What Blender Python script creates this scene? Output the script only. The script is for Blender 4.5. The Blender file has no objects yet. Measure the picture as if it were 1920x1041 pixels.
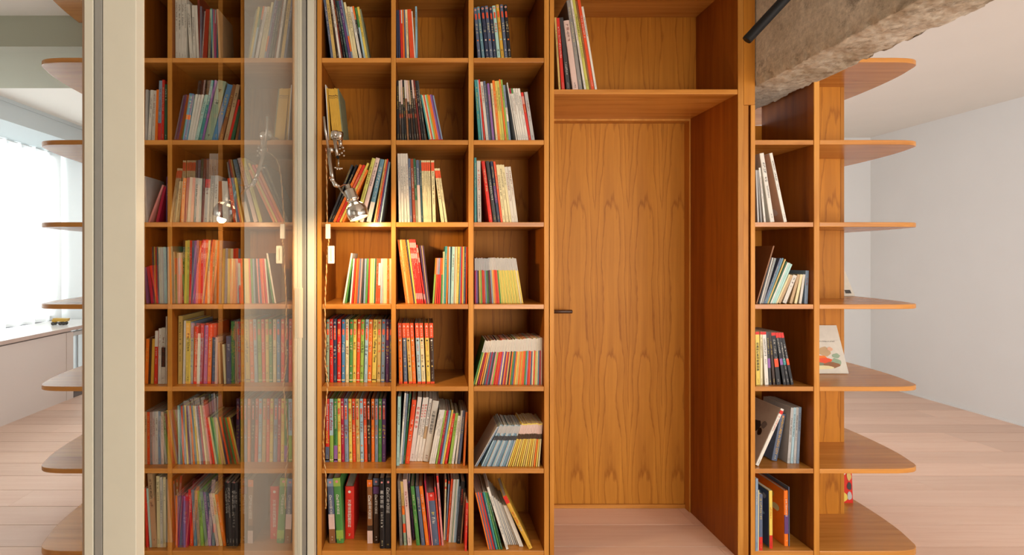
import bpy, bmesh, math, random
from mathutils import Vector, Matrix, noise
random.seed(7)
SC = bpy.context.scene
COL = SC.collection
R = math.radians

# ------------------------------------------------------------------ camera, world, lights, exposure
F, CXP, CYP = 989.0, 800.0, 482.0        # focal length and principal point in photo pixels
D0, EYE = 2.30, 1.315                    # camera to bookcase front (Y = 0), eye height
cam_d = bpy.data.cameras.new('camera')
cam_d.sensor_width = 36.0
cam_d.sensor_fit = 'HORIZONTAL'
cam_d.lens = F / 1920 * 36
cam_d.shift_x = (960 - CXP) / 1920
cam_d.shift_y = -(520.5 - CYP) / 1920
cam_d.clip_start = 0.02
cam = bpy.data.objects.new('camera', cam_d)
cam.location = (0, -D0, EYE)
cam.rotation_euler = (R(90), 0, 0)
COL.objects.link(cam)
SC.camera = cam

w = bpy.data.worlds.new('daylight')
w.use_nodes = True
bg = w.node_tree.nodes['Background']
bg.inputs['Color'].default_value = (0.93, 0.96, 1.0, 1)
bg.inputs['Strength'].default_value = 0.25
SC.world = w

def area(name, loc, rot, sx, sy, power, color):
    l = bpy.data.lights.new(name, 'AREA')
    l.shape = 'RECTANGLE'
    l.size, l.size_y = sx, sy
    l.energy = power
    l.color = color
    o = bpy.data.objects.new(name, l)
    o.location = loc
    o.rotation_euler = rot
    COL.objects.link(o)
    return o
# daylight of the bay window on the window side (outside the curtains); added fill lights, unseen, behind the camera and behind the bookcase
area('bay_window_daylight', (-4.15, 1.1, 1.6), (0, R(-90), 0), 1.9, 4.2, 340, (0.93, 0.97, 1.0))
area('room_fill_light', (1.5, -3.80, 1.12), (R(90), 0, 0), 1.75, 1.45, 74, (1.0, 0.93, 0.82))
area('end_room_fill_light', (3.65, -3.80, 1.25), (R(90), 0, 0), 1.45, 1.65, 68, (0.94, 0.97, 1.0))
area('rear_fill_light', (0.0, 3.17, 1.55), (R(-90), 0, 0), 3.5, 1.4, 76, (0.90, 0.95, 1.0))
vs = SC.view_settings
vs.view_transform = 'Standard'
vs.look = 'None'
vs.gamma = 1.0
vs.use_curve_mapping = False
vs.exposure = 0.0

# ------------------------------------------------------------------ helpers
def lin(h):
    h = h.lstrip('#')
    out = []
    for i in (0, 2, 4):
        c = int(h[i:i + 2], 16) / 255
        out.append(c / 12.92 if c <= 0.04045 else ((c + 0.055) / 1.055) ** 2.4)
    return tuple(out)

def P(px, py, d):
    """a point of the place seen at photo pixel px,py and standing d metres from the lens plane"""
    return Vector(((px - CXP) * d / F, d - D0, EYE - (py - CYP) * d / F))

def XF(px, d=D0):
    return (px - CXP) * d / F

def ZF(py, d=D0):
    return EYE - (py - CYP) * d / F

def tag(o, label=None, cat=None, group=None, kind=None):
    if label: o['label'] = label
    if cat: o['category'] = cat
    if group: o['group'] = group
    if kind: o['kind'] = kind
    return o

def link(name, me, parent=None):
    o = bpy.data.objects.new(name, me)
    COL.objects.link(o)
    if parent is not None:
        o.parent = parent
    return o

def empty(name, loc=(0, 0, 0)):
    o = link(name, None)
    o.location = loc
    o.empty_display_size = 0.05
    return o

class MB:
    def __init__(s):
        s.v, s.f, s.sm = [], [], []
    def quad(s, *pts, smooth=False):
        i = len(s.v)
        s.v += [tuple(p) for p in pts]
        s.f.append(tuple(range(i, i + len(pts))))
        s.sm.append(smooth)
        return s
    def box(s, x0, x1, y0, y1, z0, z1):
        i = len(s.v)
        s.v += [(x0, y0, z0), (x1, y0, z0), (x1, y1, z0), (x0, y1, z0), (x0, y0, z1), (x1, y0, z1), (x1, y1, z1), (x0, y1, z1)]
        for q in ((0, 3, 2, 1), (4, 5, 6, 7), (0, 1, 5, 4), (1, 2, 6, 5), (2, 3, 7, 6), (3, 0, 4, 7)):
            s.f.append(tuple(i + k for k in q)); s.sm.append(False)
        return s
    def prism(s, poly, z0, z1, smooth=False):
        n, i = len(poly), len(s.v)
        s.v += [(x, y, z0) for x, y in poly] + [(x, y, z1) for x, y in poly]
        s.f.append(tuple(i + k for k in reversed(range(n)))); s.sm.append(False)
        s.f.append(tuple(i + n + k for k in range(n))); s.sm.append(False)
        for k in range(n):
            k2 = (k + 1) % n
            s.f.append((i + k, i + k2, i + n + k2, i + n + k)); s.sm.append(smooth)
        return s
    def tube(s, pts, r, n=10, cap=True):
        pts = [Vector(p) for p in pts]
        rs = r if isinstance(r, (list, tuple)) else [r] * len(pts)
        base = len(s.v)
        up = None
        for k, p in enumerate(pts):
            t = (pts[min(k + 1, len(pts) - 1)] - pts[max(k - 1, 0)]).normalized()
            if up is None:
                up = Vector((0, 0, 1)) if abs(t.z) < 0.9 else Vector((1, 0, 0))
            a = t.cross(up).normalized()
            b = t.cross(a).normalized()
            up = -b if False else a.cross(t)
            for j in range(n):
                an = 2 * math.pi * j / n
                q = p + (a * math.cos(an) + b * math.sin(an)) * rs[k]
                s.v.append(tuple(q))
        for k in range(len(pts) - 1):
            for j in range(n):
                j2 = (j + 1) % n
                s.f.append((base + k * n + j, base + k * n + j2, base + (k + 1) * n + j2, base + (k + 1) * n + j)); s.sm.append(True)
        if cap:
            s.f.append(tuple(base + j for j in reversed(range(n)))); s.sm.append(False)
            e = base + (len(pts) - 1) * n
            s.f.append(tuple(e + j for j in range(n))); s.sm.append(False)
        return s
    def lathe(s, o, axis, prof, n=24, cap0=True, cap1=True):
        axis = Vector(axis).normalized()
        o = Vector(o)
        pts = [o + axis * t for t, _ in prof]
        up = Vector((0, 1, 0)) if abs(axis.y) < 0.8 else Vector((1, 0, 0))
        a = axis.cross(up).normalized(); b = axis.cross(a).normalized()
        base = len(s.v)
        for p, (_, r) in zip(pts, prof):
            for j in range(n):
                an = 2 * math.pi * j / n
                s.v.append(tuple(p + (a * math.cos(an) + b * math.sin(an)) * r))
        m = len(prof)
        for k in range(m - 1):
            for j in range(n):
                j2 = (j + 1) % n
                s.f.append((base + k * n + j, base + k * n + j2, base + (k + 1) * n + j2, base + (k + 1) * n + j)); s.sm.append(True)
        if cap0: s.f.append(tuple(base + j for j in reversed(range(n)))); s.sm.append(False)
        if cap1: s.f.append(tuple(base + (m - 1) * n + j for j in range(n))); s.sm.append(False)
        return s
    def ball(s, c, r, n=12, m=8):
        prof = [(-r * math.cos(math.pi * k / m), max(1e-5, r * math.sin(math.pi * k / m))) for k in range(m + 1)]
        return s.lathe(c, (0, 0, 1), prof, n, False, False)
    def mesh(s, name, mat=None):
        me = bpy.data.meshes.new(name)
        me.from_pydata(s.v, [], s.f)
        me.polygons.foreach_set('use_smooth', s.sm)
        if mat: me.materials.append(mat)
        me.update()
        return me
    def build(s, name, mat, parent=None, bevel=0):
        o = link(name, s.mesh(name, mat), parent)
        if bevel:
            b = o.modifiers.new('edge', 'BEVEL'); b.width = bevel; b.segments = 2; b.limit_method = 'ANGLE'
        return o

def boxo(name, mat, parent, x0, x1, y0, y1, z0, z1, bevel=0):
    return MB().box(x0, x1, y0, y1, z0, z1).build(name, mat, parent, bevel)

# ------------------------------------------------------------------ materials
def newmat(name):
    m = bpy.data.materials.new(name)
    m.use_nodes = True
    nt = m.node_tree
    return m, nt, nt.nodes['Principled BSDF']

def N(nt, t, **kw):
    n = nt.nodes.new(t)
    for k, v in kw.items():
        setattr(n, k, v)
    return n

def plain(name, hexc, rough=0.5, metal=0.0, noise_amt=0.0, nscale=20, spec=0.5):
    m, nt, p = newmat(name)
    c = lin(hexc)
    p.inputs['Base Color'].default_value = (*c, 1)
    p.inputs['Roughness'].default_value = rough
    p.inputs['Metallic'].default_value = metal
    p.inputs['Specular IOR Level'].default_value = spec
    if noise_amt:
        tc = N(nt, 'ShaderNodeTexCoord')
        nz = N(nt, 'ShaderNodeTexNoise')
        nz.inputs['Scale'].default_value = nscale
        nz.inputs['Detail'].default_value = 5
        nt.links.new(tc.outputs['Object'], nz.inputs['Vector'])
        rp = N(nt, 'ShaderNodeValToRGB')
        a = [max(0, x * (1 - noise_amt)) for x in c]; b = [min(1, x * (1 + noise_amt)) for x in c]
        rp.color_ramp.elements[0].color = (*a, 1); rp.color_ramp.elements[0].position = 0.3
        rp.color_ramp.elements[1].color = (*b, 1); rp.color_ramp.elements[1].position = 0.7
        nt.links.new(nz.outputs['Fac'], rp.inputs['Fac'])
        nt.links.new(rp.outputs['Color'], p.inputs['Base Color'])
    return m

def wood(name, dark, light, axis='z', leaf=None, rough=0.42, contrast=0.55):
    """cherry wood: stretched fibres along axis; leaf = width of repeated veneer leaves with cathedral figure"""
    m, nt, p = newmat(name)
    L = nt.links.new
    tc = N(nt, 'ShaderNodeTexCoord')
    oi = N(nt, 'ShaderNodeObjectInfo')
    mul = N(nt, 'ShaderNodeVectorMath', operation='SCALE')
    L(oi.outputs['Random'], mul.inputs['Scale']); mul.inputs[0].default_value = (13.7, 7.1, 9.3)
    add = N(nt, 'ShaderNodeVectorMath', operation='ADD')
    L(tc.outputs['Object'], add.inputs[0])
    if leaf is None:
        L(mul.outputs['Vector'], add.inputs[1])
    else:
        add.inputs[1].default_value = (0, 0, 0)
    sep = N(nt, 'ShaderNodeSeparateXYZ'); L(add.outputs['Vector'], sep.inputs[0])
    vec = add.outputs['Vector']
    def math_(op, a, b=None):
        n = N(nt, 'ShaderNodeMath', operation=op)
        for i, q in enumerate((a, b)):
            if q is None: continue
            if isinstance(q, (int, float)): n.inputs[i].default_value = q
            else: L(q, n.inputs[i])
        return n.outputs[0]
    st = {'z': (34, 34, 1.6), 'x': (1.6, 34, 34)}[axis]
    st2 = {'z': (6, 6, 0.5), 'x': (0.5, 6, 6)}[axis]
    def stretched(sc, detail, scale=1.0):
        mp = N(nt, 'ShaderNodeMapping'); mp.inputs['Scale'].default_value = sc
        L(vec, mp.inputs['Vector'])
        nz = N(nt, 'ShaderNodeTexNoise'); nz.inputs['Scale'].default_value = scale
        nz.inputs['Detail'].default_value = detail; nz.inputs['Roughness'].default_value = 0.6
        L(mp.outputs[0], nz.inputs['Vector'])
        return nz.outputs['Fac']
    if leaf:
        u = math_('SUBTRACT', math_('FRACT', math_('DIVIDE', sep.outputs[0], leaf)), 0.5)
        um = math_('MULTIPLY', u, leaf)
        cb = N(nt, 'ShaderNodeCombineXYZ'); L(um, cb.inputs[0]); L(sep.outputs[2], cb.inputs[2])
        vec = cb.outputs[0]
        wob = stretched((16, 1, 2.2), 4)
        low = stretched((2, 1, 1.0), 2)
        v = math_('ADD', math_('MULTIPLY', sep.outputs[2], 1.5), math_('MULTIPLY', math_('MULTIPLY', um, um), 290))
        v = math_('ADD', v, math_('MULTIPLY', wob, 1.7)); v = math_('ADD', v, math_('MULTIPLY', low, 4.0))
        ring = math_('FRACT', v)
    else:
        low = stretched(st2, 3)
        ring = math_('FRACT', math_('MULTIPLY', low, 5))
    fib = stretched(st, 5)
    big = stretched(st2, 2)
    line = N(nt, 'ShaderNodeValToRGB')
    cr = line.color_ramp
    cr.elements[0].position = 0.0; cr.elements[0].color = (0, 0, 0, 1)
    cr.elements[1].position = 0.16; cr.elements[1].color = (0.75, 0.75, 0.75, 1)
    e = cr.elements.new(0.9); e.color = (1, 1, 1, 1)
    e = cr.elements.new(1.0); e.color = (0.05, 0.05, 0.05, 1)
    L(ring, line.inputs['Fac'])
    f1 = math_('ADD', math_('MULTIPLY', fib, 0.5), math_('MULTIPLY', big, 0.35))
    f = math_('ADD', f1, math_('MULTIPLY', line.outputs['Color'], 0.24 if leaf else 0.10))
    rp = N(nt, 'ShaderNodeValToRGB')
    rp.color_ramp.elements[0].position = 0.5 - contrast * 0.42; rp.color_ramp.elements[0].color = (*lin(dark), 1)
    rp.color_ramp.elements[1].position = 0.5 + contrast * 0.42; rp.color_ramp.elements[1].color = (*lin(light), 1)
    L(f, rp.inputs['Fac'])
    # board to board tone
    hs = N(nt, 'ShaderNodeHueSaturation')
    vr = N(nt, 'ShaderNodeMapRange'); vr.inputs['To Min'].default_value = 0.9; vr.inputs['To Max'].default_value = 1.08
    L(oi.outputs['Random'], vr.inputs['Value']); L(vr.outputs[0], hs.inputs['Value'])
    L(rp.outputs['Color'], hs.inputs['Color'])
    L(hs.outputs['Color'], p.inputs['Base Color'])
    p.inputs['Roughness'].default_value = rough
    p.inputs['Specular IOR Level'].default_value = 0.22 if rough > 0.3 else 0.42
    bp = N(nt, 'ShaderNodeBump'); bp.inputs['Strength'].default_value = 0.05; bp.inputs['Distance'].default_value = 0.002
    L(fib, bp.inputs['Height']); L(bp.outputs[0], p.inputs['Normal'])
    return m

M = {}
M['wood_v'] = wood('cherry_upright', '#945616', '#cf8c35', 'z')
M['wood_h'] = wood('cherry_board', '#9c5d1c', '#d89748', 'x', rough=0.26)
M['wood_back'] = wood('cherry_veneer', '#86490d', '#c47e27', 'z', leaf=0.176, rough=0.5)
M['wood_door'] = wood('cherry_door_veneer', '#93520f', '#d08b31', 'z', leaf=0.176, rough=0.5)
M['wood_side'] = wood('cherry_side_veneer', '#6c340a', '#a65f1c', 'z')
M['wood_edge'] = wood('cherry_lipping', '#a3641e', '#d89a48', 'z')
M['wood_dark'] = plain('dark_stained_wood', '#4a2c18', 0.4, noise_amt=0.25, nscale=60)
M['floor'] = wood('pale_maple_plank', '#dab098', '#f2d4c0', 'x', rough=0.36, contrast=0.8)
M['subfloor'] = plain('subfloor', '#4a3428', 0.8)
M['white'] = plain('white_paint', '#e2e4e4', 0.7, noise_amt=0.012, nscale=3)
M['ceiling'] = plain('ceiling_paint', '#e9e6df', 0.8, noise_amt=0.01, nscale=3)
M['olive'] = plain('sage_paint', '#a3a593', 0.75, noise_amt=0.02, nscale=3)
M['bluegrey'] = plain('pale_grey_paint', '#c3cdd0', 0.75)
M['plaster'] = plain('grey_plaster', '#c9c3ba', 0.85, noise_amt=0.04, nscale=8)
M['cream'] = plain('cream_lacquer', '#cfccba', 0.42, noise_amt=0.02, nscale=12)
M['creamlt'] = plain('pale_cream_lacquer', '#d6cab2', 0.4)
M['seal'] = plain('dark_rubber_seal', '#26221d', 0.6)
M['bronze'] = plain('brown_edge_strip', '#8d765f', 0.45)
M['alu'] = plain('grey_aluminium', '#a9aaa5', 0.38, metal=0.6)
M['chrome'] = plain('chrome', '#d6d2ca', 0.2, metal=1.0)
M['steel'] = plain('brushed_nickel', '#b5aca0', 0.28, metal=1.0)
M['brass'] = plain('copper_band', '#c98a62', 0.3, metal=1.0)
M['blackmetal'] = plain('black_powder_coat', '#0b0a0a', 0.6, spec=0.25)
M['plastic'] = plain('ivory_plastic', '#efe4d0', 0.35)
M['counter'] = plain('white_counter', '#e9e4e0', 0.2, noise_amt=0.01)
M['counter_edge'] = plain('counter_edge', '#c8b2a8', 0.4)
M['taupe_wall'] = plain('taupe_wall', '#b9b1a5', 0.8, noise_amt=0.02)
M['panel'] = plain('pale_pink_panel', '#ddd2cc', 0.6)
M['iron'] = plain('grey_painted_iron', '#aeb2b5', 0.5)
M['toy_yellow'] = plain('toy_yellow', '#c79a2e', 0.4)
M['toy_dark'] = plain('toy_dark', '#3b3832', 0.5)

def perforated():
    m, nt, p = newmat('perforated_strip')
    tc = N(nt, 'ShaderNodeTexCoord'); sep = N(nt, 'ShaderNodeSeparateXYZ'); nt.links.new(tc.outputs['Object'], sep.inputs[0])
    L = nt.links.new
    def ma(op, a, b):
        n = N(nt, 'ShaderNodeMath', operation=op)
        for i, q in enumerate((a, b)):
            if isinstance(q, (int, float)): n.inputs[i].default_value = q
            else: L(q, n.inputs[i])
        return n.outputs[0]
    fz = ma('SUBTRACT', ma('FRACT', ma('DIVIDE', sep.outputs[2], 0.0042), 0), 0.5)
    ax = ma('ABSOLUTE', ma('ABSOLUTE', ma('ADD', sep.outputs[0], 0.562), 0), 0)
    dx = ma('DIVIDE', ma('ABSOLUTE', ma('SUBTRACT', ax, 0.0045), 0), 0.0042)
    r2 = ma('ADD', ma('MULTIPLY', fz, fz), ma('MULTIPLY', dx, dx))
    hole = ma('LESS_THAN', r2, 0.07)
    mx = N(nt, 'ShaderNodeMix', data_type='RGBA')
    mx.inputs['A'].default_value = (*lin('#a3a49e'), 1); mx.inputs['B'].default_value = (*lin('#e8e8e4'), 1)
    L(hole, mx.inputs['Factor']); L(mx.outputs['Result'], p.inputs['Base Color'])
    p.inputs['Metallic'].default_value = 0.35; p.inputs['Roughness'].default_value = 0.4
    return m
M['perf'] = perforated()

def glass():
    m, nt, p = newmat('clear_glass')
    L = nt.links.new
    nt.nodes.remove(p)
    out = nt.nodes['Material Output']
    fr = N(nt, 'ShaderNodeFresnel'); fr.inputs['IOR'].default_value = 1.5
    geo = N(nt, 'ShaderNodeNewGeometry')
    inv = N(nt, 'ShaderNodeMath', operation='SUBTRACT'); inv.inputs[0].default_value = 1.0; L(geo.outputs['Backfacing'], inv.inputs[1])
    two = N(nt, 'ShaderNodeMath', operation='MULTIPLY'); L(fr.outputs[0], two.inputs[0]); two.inputs[1].default_value = 1.7
    two.use_clamp = True
    fac = N(nt, 'ShaderNodeMath', operation='MULTIPLY'); L(two.outputs[0], fac.inputs[0]); L(inv.outputs[0], fac.inputs[1])
    tr = N(nt, 'ShaderNodeBsdfTransparent'); tr.inputs['Color'].default_value = (0.965, 0.975, 0.965, 1)
    gl = N(nt, 'ShaderNodeBsdfGlossy'); gl.inputs['Roughness'].default_value = 0.0
    mx = N(nt, 'ShaderNodeMixShader')
    L(fac.outputs[0], mx.inputs[0]); L(tr.outputs[0], mx.inputs[1]); L(gl.outputs[0], mx.inputs[2])
    L(mx.outputs[0], out.inputs['Surface'])
    return m
M['glass'] = glass()

def curtain_mat():
    m, nt, p = newmat('sheer_white_curtain')
    L = nt.links.new
    nt.nodes.remove(p)
    out = nt.nodes['Material Output']
    di = N(nt, 'ShaderNodeBsdfDiffuse'); di.inputs['Color'].default_value = (0.9, 0.91, 0.92, 1)
    tl = N(nt, 'ShaderNodeBsdfTranslucent'); tl.inputs['Color'].default_value = (0.92, 0.93, 0.94, 1)
    tr = N(nt, 'ShaderNodeBsdfTransparent'); tr.inputs['Color'].default_value = (0.97, 0.98, 1, 1)
    a = N(nt, 'ShaderNodeMixShader'); a.inputs[0].default_value = 0.17; L(di.outputs[0], a.inputs[1]); L(tl.outputs[0], a.inputs[2])
    b = N(nt, 'ShaderNodeMixShader'); b.inputs[0].default_value = 0.025; L(a.outputs[0], b.inputs[1]); L(tr.outputs[0], b.inputs[2])
    L(b.outputs[0], out.inputs['Surface'])
    return m
M['curtain'] = curtain_mat()

def concrete():
    m, nt, p = newmat('rough_concrete')
    L = nt.links.new
    tc = N(nt, 'ShaderNodeTexCoord')
    def nz(scale, detail, rough=0.6):
        n = N(nt, 'ShaderNodeTexNoise'); n.inputs['Scale'].default_value = scale; n.inputs['Detail'].default_value = detail
        n.inputs['Roughness'].default_value = rough
        L(tc.outputs['Object'], n.inputs['Vector']); return n
    a = nz(3.2, 8); b = nz(48, 8, 0.75); c = nz(9, 10, 0.8)
    rp = N(nt, 'ShaderNodeValToRGB')
    for e, (pos, col) in zip((rp.color_ramp.elements[0], rp.color_ramp.elements[1]), ((0.3, '#bcb09a'), (0.68, '#e6dfd0'))):
        e.position = pos; e.color = (*lin(col), 1)
    L(a.outputs['Fac'], rp.inputs['Fac'])
    st = N(nt, 'ShaderNodeValToRGB')
    st.color_ramp.elements[0].position = 0.33; st.color_ramp.elements[0].color = (*lin('#5a4a36'), 1)
    st.color_ramp.elements[1].position = 0.46; st.color_ramp.elements[1].color = (1, 1, 1, 1)
    L(c.outputs['Fac'], st.inputs['Fac'])
    mx = N(nt, 'ShaderNodeMix', data_type='RGBA', blend_type='MULTIPLY'); mx.inputs['Factor'].default_value = 0.62
    L(rp.outputs['Color'], mx.inputs['A']); L(st.outputs['Color'], mx.inputs['B'])
    sp = N(nt, 'ShaderNodeValToRGB')
    sp.color_ramp.elements[0].position = 0.35; sp.color_ramp.elements[0].color = (0.6, 0.58, 0.55, 1)
    sp.color_ramp.elements[1].position = 0.65; sp.color_ramp.elements[1].color = (1.15, 1.12, 1.08, 1)
    L(b.outputs['Fac'], sp.inputs['Fac'])
    m2 = N(nt, 'ShaderNodeMix', data_type='RGBA', blend_type='MULTIPLY'); m2.inputs['Factor'].default_value = 0.7
    L(mx.outputs['Result'], m2.inputs['A']); L(sp.outputs['Color'], m2.inputs['B'])
    L(m2.outputs['Result'], p.inputs['Base Color'])
    p.inputs['Roughness'].default_value = 0.95
    p.inputs['Specular IOR Level'].default_value = 0.15
    bp = N(nt, 'ShaderNodeBump'); bp.inputs['Strength'].default_value = 0.9; bp.inputs['Distance'].default_value = 0.008
    L(b.outputs['Fac'], bp.inputs['Height']); L(bp.outputs[0], p.inputs['Normal'])
    return m
M['concrete'] = concrete()

def objcol(name, rough, attr=False):
    m, nt, p = newmat(name)
    if attr:
        n = N(nt, 'ShaderNodeAttribute'); n.attribute_name = 'Col'
    else:
        n = N(nt, 'ShaderNodeObjectInfo')
    tc = N(nt, 'ShaderNodeTexCoord')
    nz = N(nt, 'ShaderNodeTexNoise'); nz.inputs['Scale'].default_value = 40; nz.inputs['Detail'].default_value = 3
    nt.links.new(tc.outputs['Object'], nz.inputs['Vector'])
    mr = N(nt, 'ShaderNodeMapRange'); mr.inputs['To Min'].default_value = 0.88; mr.inputs['To Max'].default_value = 1.1
    nt.links.new(nz.outputs['Fac'], mr.inputs['Value'])
    hs = N(nt, 'ShaderNodeHueSaturation'); nt.links.new(n.outputs['Color'], hs.inputs['Color']); nt.links.new(mr.outputs[0], hs.inputs['Value'])
    nt.links.new(hs.outputs['Color'], p.inputs['Base Color'])
    p.inputs['Roughness'].default_value = rough
    p.inputs['Specular IOR Level'].default_value = 0.4
    return m
M['cover'] = objcol('printed_cover', 0.42)
M['print'] = objcol('spine_print', 0.5)
M['stuffcol'] = objcol('booklet_print', 0.5, attr=True)

def pagesmat():
    m, nt, p = newmat('page_edges')
    tc = N(nt, 'ShaderNodeTexCoord')
    mp = N(nt, 'ShaderNodeMapping'); mp.inputs['Scale'].default_value = (900, 3, 3)
    nt.links.new(tc.outputs['Object'], mp.inputs[0])
    nz = N(nt, 'ShaderNodeTexNoise'); nz.inputs['Scale'].default_value = 1; nt.links.new(mp.outputs[0], nz.inputs['Vector'])
    rp = N(nt, 'ShaderNodeValToRGB')
    rp.color_ramp.elements[0].position = 0.3; rp.color_ramp.elements[0].color = (*lin('#b9b1a0'), 1)
    rp.color_ramp.elements[1].position = 0.6; rp.color_ramp.elements[1].color = (*lin('#dcd6c8'), 1)
    nt.links.new(nz.outputs['Fac'], rp.inputs['Fac']); nt.links.new(rp.outputs['Color'], p.inputs['Base Color'])
    p.inputs['Roughness'].default_value = 0.85
    return m
M['pages'] = pagesmat()

def emis(name, hexc, s):
    m, nt, p = newmat(name)
    p.inputs['Base Color'].default_value = (*lin(hexc), 1)
    p.inputs['Emission Color'].default_value = (*lin(hexc), 1)
    p.inputs['Emission Strength'].default_value = s
    return m
M['bulb'] = emis('lit_bulb', '#ffd9a0', 22)
M['vent'] = emis('vent_glow', '#ffe6b8', 5)

# ------------------------------------------------------------------ room shell
ZC = 2.56                 # ceiling
XL, XR, YB, YF = -3.3, 4.63, 3.2, -3.7
fl = boxo('floor', M['subfloor'], None, -3.9, XR, YF, YB, -0.06, -0.018)
tag(fl, kind='structure')
pw = 0.194
y = YB
row = 0
random.seed(3)
plank_cache = {}
while y > YF:
    x = -3.3 - random.uniform(0, 1.7)
    while x < XR:
        x1 = min(x + 1.9, XR)
        xa = max(x, -3.3)
        if x1 - xa > 0.05:
            me = MB().box(0, x1 - xa - 0.0012, 0, pw - 0.004, -0.018, 0).mesh('plank', M['floor'])
            o = link('plank', me, fl); o.location = (xa, y - pw, 0)
        x = x1 if x1 < XR else XR + 1
    y -= pw
    row += 1
c = boxo('ceiling', M['ceiling'], None, -3.9, XR, YF, YB, ZC, ZC + 0.1); tag(c, kind='structure')
o = boxo('wall_rear', M['white'], None, -3.9, XR, YB, YB + 0.1, -0.06, ZC + 0.1); tag(o, kind='structure')
o = boxo('wall_right', M['white'], None, XR, XR + 0.1, YF, YB + 0.1, -0.06, ZC + 0.1); tag(o, kind='structure')
o = boxo('baseboard_right', M['white'], None, XR - 0.008, XR, 0.9, YB, 0, 0.012); tag(o, kind='structure')
# wall behind the camera, openings added for its fill lights; added rear window frame
m = MB()
for xa, xb in ((-3.9, 0.6), (2.4, 2.9), (4.4, XR)): m.box(xa, xb, YF - 0.1, YF, 0, ZC)
m.box(0.6, 2.4, YF - 0.1, YF, 0, 0.38).box(0.6, 2.4, YF - 0.1, YF, 1.86, ZC).box(2.9, 4.4, YF - 0.1, YF, 0, 0.4).box(2.9, 4.4, YF - 0.1, YF, 2.1, ZC)
tag(m.build('wall_front', M['taupe_wall']), kind='structure')
m = MB().box(-1.8, 1.8, YB - 0.02, YB, 0.8, 0.85).box(-1.8, 1.8, YB - 0.02, YB, 2.25, 2.3).box(-1.8, -1.75, YB - 0.02, YB, 0.85, 2.25).box(1.75, 1.8, YB - 0.02, YB, 0.85, 2.25)
tag(m.build('added_window_frame', M['white']), kind='structure')
# window side wall: low panel, bulkhead over the bay, jambs
YW0 = -1.0
m = MB().box(XL - 0.08, XL, YF, 2.53, 0, 0.62)
m.box(XL - 0.55, XL, YW0, YB, 2.385, ZC)
m.box(XL - 0.1, XL, YF, YW0, 0.62, ZC)
o = m.build('wall_left', M['panel'], None); tag(o, kind='structure')
o.data.materials.append(M['bluegrey']); o.data.materials.append(M['taupe_wall'])
for i, pl in enumerate(o.data.polygons):
    if 6 <= i < 12: pl.material_index = 1
    if i >= 12: pl.material_index = 2
o = boxo('trim_1', M['panel'], None, XL - 0.09, XL + 0.004, 2.53, 2.62, 0, 0.62); tag(o, kind='structure')
o = boxo('trim_2', M['bluegrey'], None, XL - 0.02, XL + 0.012, YF, YB, ZC - 0.03, ZC); tag(o, kind='structure')
# window behind the curtain and low balcony window
def window(name, x, y0, y1, z0, z1, nm):
    root = empty(name, (x, y0, z0)); tag(root, kind='structure')
    fr = MB()
    t = 0.035
    fr.box(-0.03, 0.03, 0, y1 - y0, 0, t); fr.box(-0.03, 0.03, 0, y1 - y0, z1 - z0 - t, z1 - z0)
    for k in range(nm + 1):
        yy = (y1 - y0 - t) * k / nm
        fr.box(-0.03, 0.03, yy, yy + t, t, z1 - z0 - t)
    fr.build('window_frame', M['white'], root)
    for k in range(nm):
        ya = (y1 - y0 - t) * k / nm + t; yb = (y1 - y0 - t) * (k + 1) / nm
        boxo('pane', M['glass'], root, -0.003, 0.003, ya, yb, t, z1 - z0 - t)
    return root
window('window_1', XL - 0.58, YW0, YB - 0.02, 0.68, 2.38, 4)
window('window_2', XL - 0.08, 2.64, YB - 0.02, 0.04, 0.60, 1)
ct = empty('window_counter', (XL, 0, 0.64)); tag(ct, 'white counter slab built into the bay below the sheer curtain', 'counter')
boxo('top', M['counter'], ct, -0.52, 0.02, YW0, YB - 0.01, 0.002, 0.026)
boxo('front_edge', M['counter_edge'], ct, 0.02, 0.028, YW0, YB - 0.01, -0.004, 0.026)
# balcony scroll behind the low window
sc = empty('balcony_railing', (XL - 0.26, 2.9, 0.0)); tag(sc, 'grey wrought iron balcony railing with scrolls beyond the low window', 'railing')
def spiral(cy, cz, r0, turns, dirn, ph):
    return [(0, cy + dirn * (r0 * (1 - 0.75 * k / 30)) * math.cos(ph + 2 * math.pi * turns * k / 30), cz + (r0 * (1 - 0.75 * k / 30)) * math.sin(ph + 2 * math.pi * turns * k / 30)) for k in range(31)]
MB().tube(spiral(0.0, 0.36, 0.11, 1.4, 1, 0.6), 0.011, 6).build('scroll', M['iron'], sc)
MB().tube(spiral(0.02, 0.53, 0.09, 1.3, -1, -1.2), 0.011, 6).build('scroll', M['iron'], sc)
MB().tube(spiral(-0.2, 0.45, 0.10, 1.3, -1, 0.6), 0.011, 6).build('scroll', M['iron'], sc)
MB().box(-0.01, 0.01, -0.5, 0.4, 0.08, 0.1).box(-0.01, 0.01, -0.5, 0.4, 0.62, 0.64).build('rail', M['iron'], sc)
for yy in (-0.45, -0.12, 0.16):
    MB().box(-0.008, 0.008, yy, yy + 0.016, 0.0, 0.62).build('baluster', M['iron'], sc)
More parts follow.
